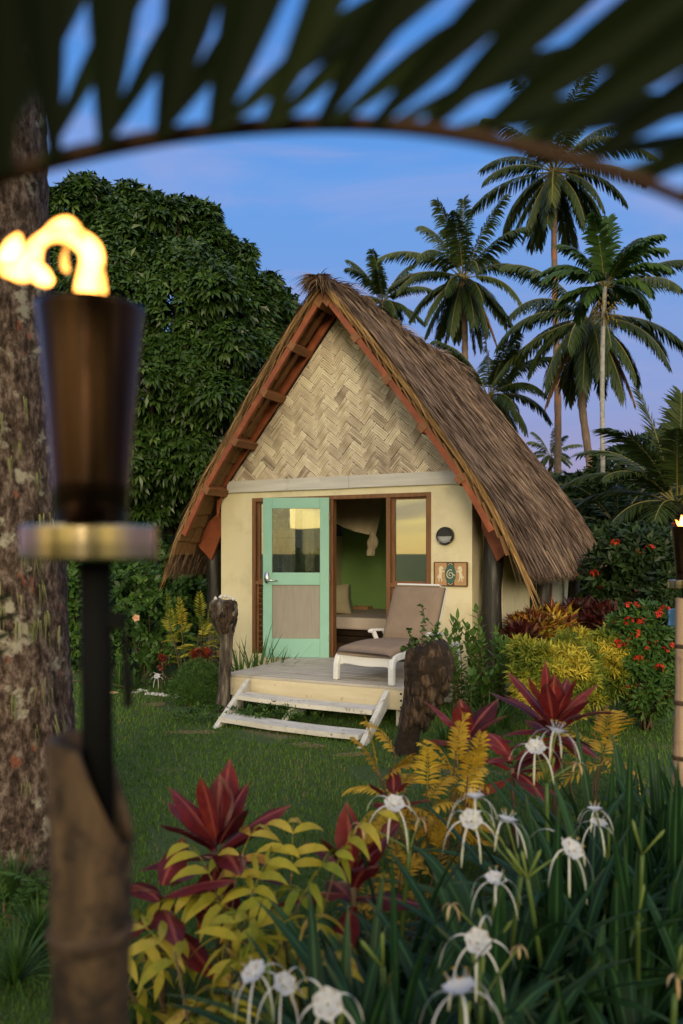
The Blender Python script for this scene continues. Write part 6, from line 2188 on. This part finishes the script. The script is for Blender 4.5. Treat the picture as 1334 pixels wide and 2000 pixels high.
cord('red cordyline with an orange withered leaf, in front of the lawn at left', 425, 1665, 3.2, 20, 0.37, 0.115, 201, (88, -25), spent=2)
cord('red cordyline with a few broad upright leaves beside the dark stump', 912, 1450, 5.0, 10, 0.36, 0.15, 202, (74, 5))
cord('large red cordyline rising before the rounded yellow green bush', 1080, 1425, 4.75, 24, 0.42, 0.115, 203, (86, -20))
cord('low crimson cordyline left of the large one, partly behind the golden plant', 1000, 1500, 4.5, 10, 0.36, 0.11, 204, (50, -10))
cord('maroon cordyline half buried in the lily leaves at the centre', 690, 1730, 3.0, 11, 0.30, 0.10, 205, (80, -5))
cord('small crimson cordyline at the left of the golden plant', 770, 1575, 4.0, 6, 0.22, 0.085, 206, (70, 15))
cord('low red cordyline leaning toward the bamboo torch pole', 315, 1770, 2.85, 9, 0.32, 0.11, 207, (35, -15))

plume('goldenrod_plant', 'golden feathery leaved plant in front of the dark stump', 855, 4.25, 52, 0.24, 211, 'gold_leaf', h0=0.2, ll=0.085, lw=0.017, hmax=0.72, off=0.24, nstem=8, el=(85, 5), droop=1.1, nl=13, ld=0.9, nlseg=3, tint=0.55)
plume('goldenrod_plant', 'golden feathery fronds behind the large red cordyline', 1150, 5.3, 16, 0.32, 212, 'gold_leaf', h0=0.3, ll=0.13, lw=0.022, hmax=0.56, off=0.18, nstem=4, el=(70, 10), nl=11, ld=0.5, tint=0.45)
plume('goldenrod_plant', 'sparse golden sprays low among the lily leaves', 760, 3.45, 20, 0.18, 213, 'gold_leaf', h0=0.1, ll=0.06, lw=0.013, hmax=0.42, off=0.22, nstem=5, nl=11, tint=0.35)


def yellow_shrub(label, px, Y, seed, hmax, nstem, off, L, mat='lime_leaf', ll=0.175, lw=0.034, n=30):
    return plume('yellow_leaf_shrub', label, px, Y, n, L, seed, mat, h0=0.15, ll=ll, lw=lw, hmax=hmax, off=off, nstem=nstem, el=(75, 0), nl=4, ld=1.7, droop=1.4, nlseg=6)


yellow_shrub('bright yellow leaved shrub in front of the left red cordyline', 385, 2.75, 221, 0.52, 6, 0.22, 0.26, n=30)
yellow_shrub('lime yellow leaved shrub with curled tip between left cordyline and lilies', 548, 2.8, 222, 0.70, 4, 0.16, 0.25, n=18)
yellow_shrub('yellow leaved shrub at the bottom edge beside the near bamboo pole', 330, 2.15, 223, 0.36, 4, 0.16, 0.2, n=14, ll=0.12, lw=0.032)
yellow_shrub('mustard yellow leaved shrub at the bottom centre behind the lily flowers', 470, 2.25, 224, 0.50, 4, 0.18, 0.22, n=14)


# spider lilies
def lily_flower(t, stalk, c, axis, size, rng, wilt=False, name='flower'):
    size = size * 0.92
    """six drooping ribbons round a thin white cup"""
    A = nrm(np.asarray(axis, float))
    X = nrm(np.cross(A, np.array([0.3, 1, 0.2])))
    Yv = np.cross(A, X)
    th = np.arange(6) * pi / 3 + rng.uniform(0, 1)
    R = np.cos(th)[:, None] * X + np.sin(th)[:, None] * Yv
    mb = MB()
    if wilt:
        m_ = 4
        D = R[:m_] * 0.35 + np.array([0, 0, 0.25])
        ribbons(mb, np.repeat(c[None], m_, 0), D, np.cross(R[:m_], UP), size * rng.uniform(0.8, 1.2, m_), size * 0.16, 4.2, 8, p_strap, 0.3, rng.uniform(0, 1, m_))
        return mb.build(name, 'lily_wilted', stalk, True)
    L = size * rng.uniform(1.7, 2.2, 6)
    ribbons(mb, c + R * size * 0.06, R * 0.92 + A * 0.38, np.cross(A[None], R), L, size * 0.085, rng.uniform(2.8, 4.4, 6), 12, lambda t_: 0.75 + 0.25 * t_ if t_ < 0.8 else 1 - 0.7 * (t_ - 0.8) / 0.2, 0.25, rng.uniform(0.3, 1, 6), 0)
    # cup: shallow funnel with a scalloped rim
    ns = 30
    an = np.arange(ns) * 2 * pi / ns
    rows = []
    for r_, h_ in ((0.04, 0.0), (0.16, 0.05), (0.30, 0.14), (0.39, 0.20), (0.44, 0.21)):
        rim = 1 + (0.07 * np.cos(6 * an) if r_ > 0.4 else 0)
        hh = h_ + (0.03 * np.cos(12 * an) if r_ > 0.4 else 0 * an)
        rows.append(c + (np.cos(an) * rim)[:, None] * X * r_ * size + (np.sin(an) * rim)[:, None] * Yv * r_ * size + A * (hh * size + np.zeros(ns))[:, None])
    i = np.arange(4)[:, None] * ns
    j = np.arange(ns)[None, :]
    k = (j + 1) % ns
    mb.add(np.concatenate(rows), np.stack([i + j, i + k, i + ns + k, i + ns + j], -1).reshape(-1, 4), 0.7, 1)
    for q in range(6):
        d = nrm(R[q] * 0.55 + A * 0.85)
        p1 = c + d * size * 0.28
        p2 = c + d * size * 0.62
        tube(mb, [p1, p2], size * 0.012, 4, True, 0.8, 1)
        s2 = nrm(np.cross(d, A))
        tube(mb, [p2 - s2 * size * 0.07, p2 + s2 * size * 0.07], size * 0.02, 4, True, 0.5, 2)
    return mb.build(name, ['lily_petal', 'lily_cup', 'anther'], stalk, True)


def lily(label, px, Y, seed, n=19, L=0.76, W=0.052, flowers=(), group=None, el=(82, 20)):
    rng = rng_(seed)
    b = gb(px, Y)
    t = thing('spider_lily', label, 'lily', b, 0, group)
    k = np.arange(n)
    f = (k + 0.5) / n
    a = k * 2.39996 + rng.uniform(0, 6) + rng.normal(0, 0.25, n)
    e = np.radians(el[0] + (el[1] - el[0]) * f + rng.normal(0, 7, n))
    D = np.stack([np.cos(a) * np.cos(e), np.sin(a) * np.cos(e), np.sin(e)], 1)
    O = np.stack([np.cos(a), np.sin(a), np.zeros(n)], 1) * 0.02
    S = np.stack([-np.sin(a), np.cos(a), np.zeros(n)], 1) + rng.normal(0, 0.2, (n, 3))
    mb = MB()
    ribbons(mb, O, D, S, L * rng.uniform(0.8, 1.2, n), W * 1.12 * rng.uniform(0.8, 1.15, n), rng.uniform(0.9, 2.7, n), 11, p_strap, 0.22, np.clip(rng.normal(0.45, 0.22, n), 0, 1))
    mb.build('leaves', 'lily_leaf', t, True)
    for g_ in flowers:
        # g_: crown pixel (x, y), list of flower pixels, disc size in px, plane depth
        (cx, cy), fl, Yq = g_
        top = at(cx, cy, Yq) - b
        sm = MB()
        uu = np.linspace(0, 1, 8)[:, None]
        mid = top * 0.5 + np.array([0.0, 0.02, 0.06])
        P = (1 - uu) ** 2 * np.array([0, 0, 0.02]) + 2 * uu * (1 - uu) * mid + uu ** 2 * top
        tube(sm, P, np.linspace(0.011, 0.008, 8), 7, True, tint=0.3)
        # papery bract, unopened buds
        for q in range(rng.integers(1, 4)):
            d = nrm(np.array([rng.normal(0, 0.35), rng.normal(0, 0.3), 1.0]))
            ln = rng.uniform(0.07, 0.13)
            tube(sm, [top, top + d * ln * 0.7, top + d * ln, top + d * ln * 1.15], [0.004, 0.005, 0.0065, 0.002], 6, True, tint=0.9)
        st = []
        for (fx, fy, sz, ax, wilt) in fl:
            c = at(fx, fy, Yq + rng.uniform(-0.04, 0.02)) - b
            mid = (top + c) / 2 + UP * 0.015
            P = (1 - uu) ** 2 * top + 2 * uu * (1 - uu) * mid + uu ** 2 * c
            tube(sm, P, 0.0035, 6, True, tint=0.8)
            st.append((c, ax, sz / FPX * Yq, wilt))
        so_ = sm.build('flower_stalk', 'lily_stalk', t, True)
        for c, ax, sz, wilt in st:
            lily_flower(t, so_, c, ax, sz, rng, wilt)
    return t


F_ = (0, -0.55, 0.85)
lily('spider lily with two white flowers side by side before the large red cordyline', 1075, 3.2, 301, flowers=[((1068, 1530), [(1046, 1464, 46, (-0.1, -0.55, 0.8), 0), (1086, 1432, 48, (0.25, 0.2, 1), 0), (1128, 1492, 34, F_, 1)], 3.2)])
lily('spider lily with a white flower in front of the low golden sprays', 775, 2.95, 302, flowers=[((800, 1660), [(770, 1574, 48, (0, -0.6, 0.8), 0), (822, 1600, 34, F_, 1), (704, 1612, 38, F_, 1)], 2.95)])
lily('spider lily with three white flowers clustered above bright green buds', 985, 2.75, 303, flowers=[((1018, 1712), [(920, 1604, 52, (-0.1, -0.7, 0.7), 0), (928, 1560, 42, (0, 0.1, 1), 0), (990, 1606, 46, (0.2, 0.1, 1), 0)], 2.75)])
lily('spider lily with two small white flowers one above the other by the right lily leaves', 1180, 3.0, 304, flowers=[((1190, 1690), [(1162, 1584, 34, (0, 0.1, 1), 0), (1168, 1612, 40, (0.1, -0.2, 1), 0)], 3.0)])
lily('spider lily with one white flower tilted right over long hanging petals', 1090, 2.55, 305, flowers=[((1030, 1715), [(1112, 1662, 54, (0.35, -0.6, 0.7), 0)], 2.55)])
lily('spider lily with a wide white flower in the middle of the lily bed', 960, 2.4, 306, flowers=[((960, 1850), [(967, 1722, 50, (0.05, -0.3, 1), 0), (882, 1768, 40, F_, 1)], 2.4)])
lily('spider lily with a large face-on white flower low at the centre right', 935, 2.1, 307, flowers=[((940, 1960), [(932, 1842, 62, (0, -0.75, 0.65), 0), (1014, 1850, 34, F_, 1)], 2.1)])
lily('spider lily with the lowest white flower, seen from the side at the bottom edge', 905, 1.75, 308, flowers=[((900, 2050), [(900, 1940, 80, (-0.2, 0.1, 1), 0)], 1.75)])
lily('spider lily with a round white flower at the bottom left of the lily bed', 640, 1.8, 309, flowers=[((650, 2060), [(640, 1962, 70, (0, -0.8, 0.6), 0)], 1.8)])
lily('spider lily with two drooping white flowers among the yellow leaves', 520, 2.0, 310, n=8, L=0.5, flowers=[((530, 1990), [(500, 1905, 62, (-0.4, -0.3, 0.8), 0), (552, 1925, 56, (0.4, -0.5, 0.7), 0)], 2.0)])
lily('spider lily with closed pale green buds left of the face-on flower', 750, 2.1, 311, flowers=[((748, 1890), [], 2.1)])
lily('spider lily with a brown withered flower at the right edge', 1310, 2.0, 312, flowers=[((1318, 1940), [(1322, 1905, 50, F_, 1)], 2.0)])
lily('spider lily with a tall pointed green bud at the right of the bed', 1250, 2.75, 313, flowers=[((1254, 1670), [], 2.75), ((1245, 1800), [], 2.5)])
rng = rng_(400)
lab = 'spider lily without flowers, one of the dark green strap leaved clumps in the front bed'
for k in range(42):
    f = rng.uniform(0, 1)
    px = 640 + 760 * f
    ymax = np.interp(px, [640, 800, 950, 1100, 1250, 1400], [2.3, 2.55, 2.75, 3.3, 3.8, 4.0])
    Yv_ = 1.55 + (ymax - 1.55) * rng.uniform(0, 1) ** 0.8
    lily(lab, px, Yv_, 410 + k, n=18, L=rng.uniform(0.6, 0.82), W=rng.uniform(0.04, 0.058), group='flowerless spider lilies')
for k, (px, Y) in enumerate(((1180, 3.7), (1240, 3.9), (1290, 3.8), (1330, 3.6), (1130, 3.5), (1365, 4.0), (1300, 3.3), (1230, 3.3))):
    lily(lab, px, Y, 460 + k, n=15, L=0.78, W=0.045, group='flowerless spider lilies', el=(88, 45))

# near left corner: ferns and grass round the palm foot
plume('ground_fern', 'pale green fern at the foot of the thick palm trunk', 62, 3.7, 9, 0.34, 501, 'bright_leaf', h0=0.02, ll=0.06, lw=0.014, hmax=0.1, off=0.1, nstem=2, el=(85, 30))
for k, (px, Y, L_, lb_) in enumerate(((20, 3.9, 0.3, 'grassy tuft against the foot of the thick palm trunk'), (75, 3.45, 0.26, 'grassy tuft in front of the thick palm trunk'), (30, 3.15, 0.28, 'grassy tuft at the lower left corner edge'), (255, 3.05, 0.22, 'grassy tuft right behind the near bamboo pole'), (110, 3.9, 0.2, 'grassy tuft between the palm foot and the torch pole'))):
    rosette('grass_clump', lb_, 'grass clump', gb(px, Y), ('shrub_leaf', 'twig'), 110, L_, 0.008, 510 + k, (89, 15), 1.2, 0.1, 0.0, nseg=5, crown_h=0.01)
rng = rng_(520)
t = thing('white_lily', 'single small white flower on the ground by the stone edging', 'flower', gb(308, 9.7))
mb = MB()
tube(mb, [(0, 0, -0.02), (0.01, 0, 0.12), (0.0, -0.02, 0.2)], 0.005, 6)
so_ = mb.build('flower_stalk', 'lily_stalk', t)
lily_flower(t, so_, np.array([0, -0.02, 0.2]), (0, -0.7, 0.6), 0.09, rng)

t = thing('fallen_leaf', 'dry curled brown leaf lying on the lawn beside the torch pole', 'leaf', at(218, 1357, CAMZ * FPX / (1357 - HZ)))
mb = MB()
ribbons(mb, [(-0.06, 0, 0.03)], [(1, 0.2, 0.3)], [(0.2, 1, 0.3)], 0.15, 0.07, 0.9, 6, p_leaf, 0.5, 0.6)
mb.build('blade', 'lily_wilted', t, True)
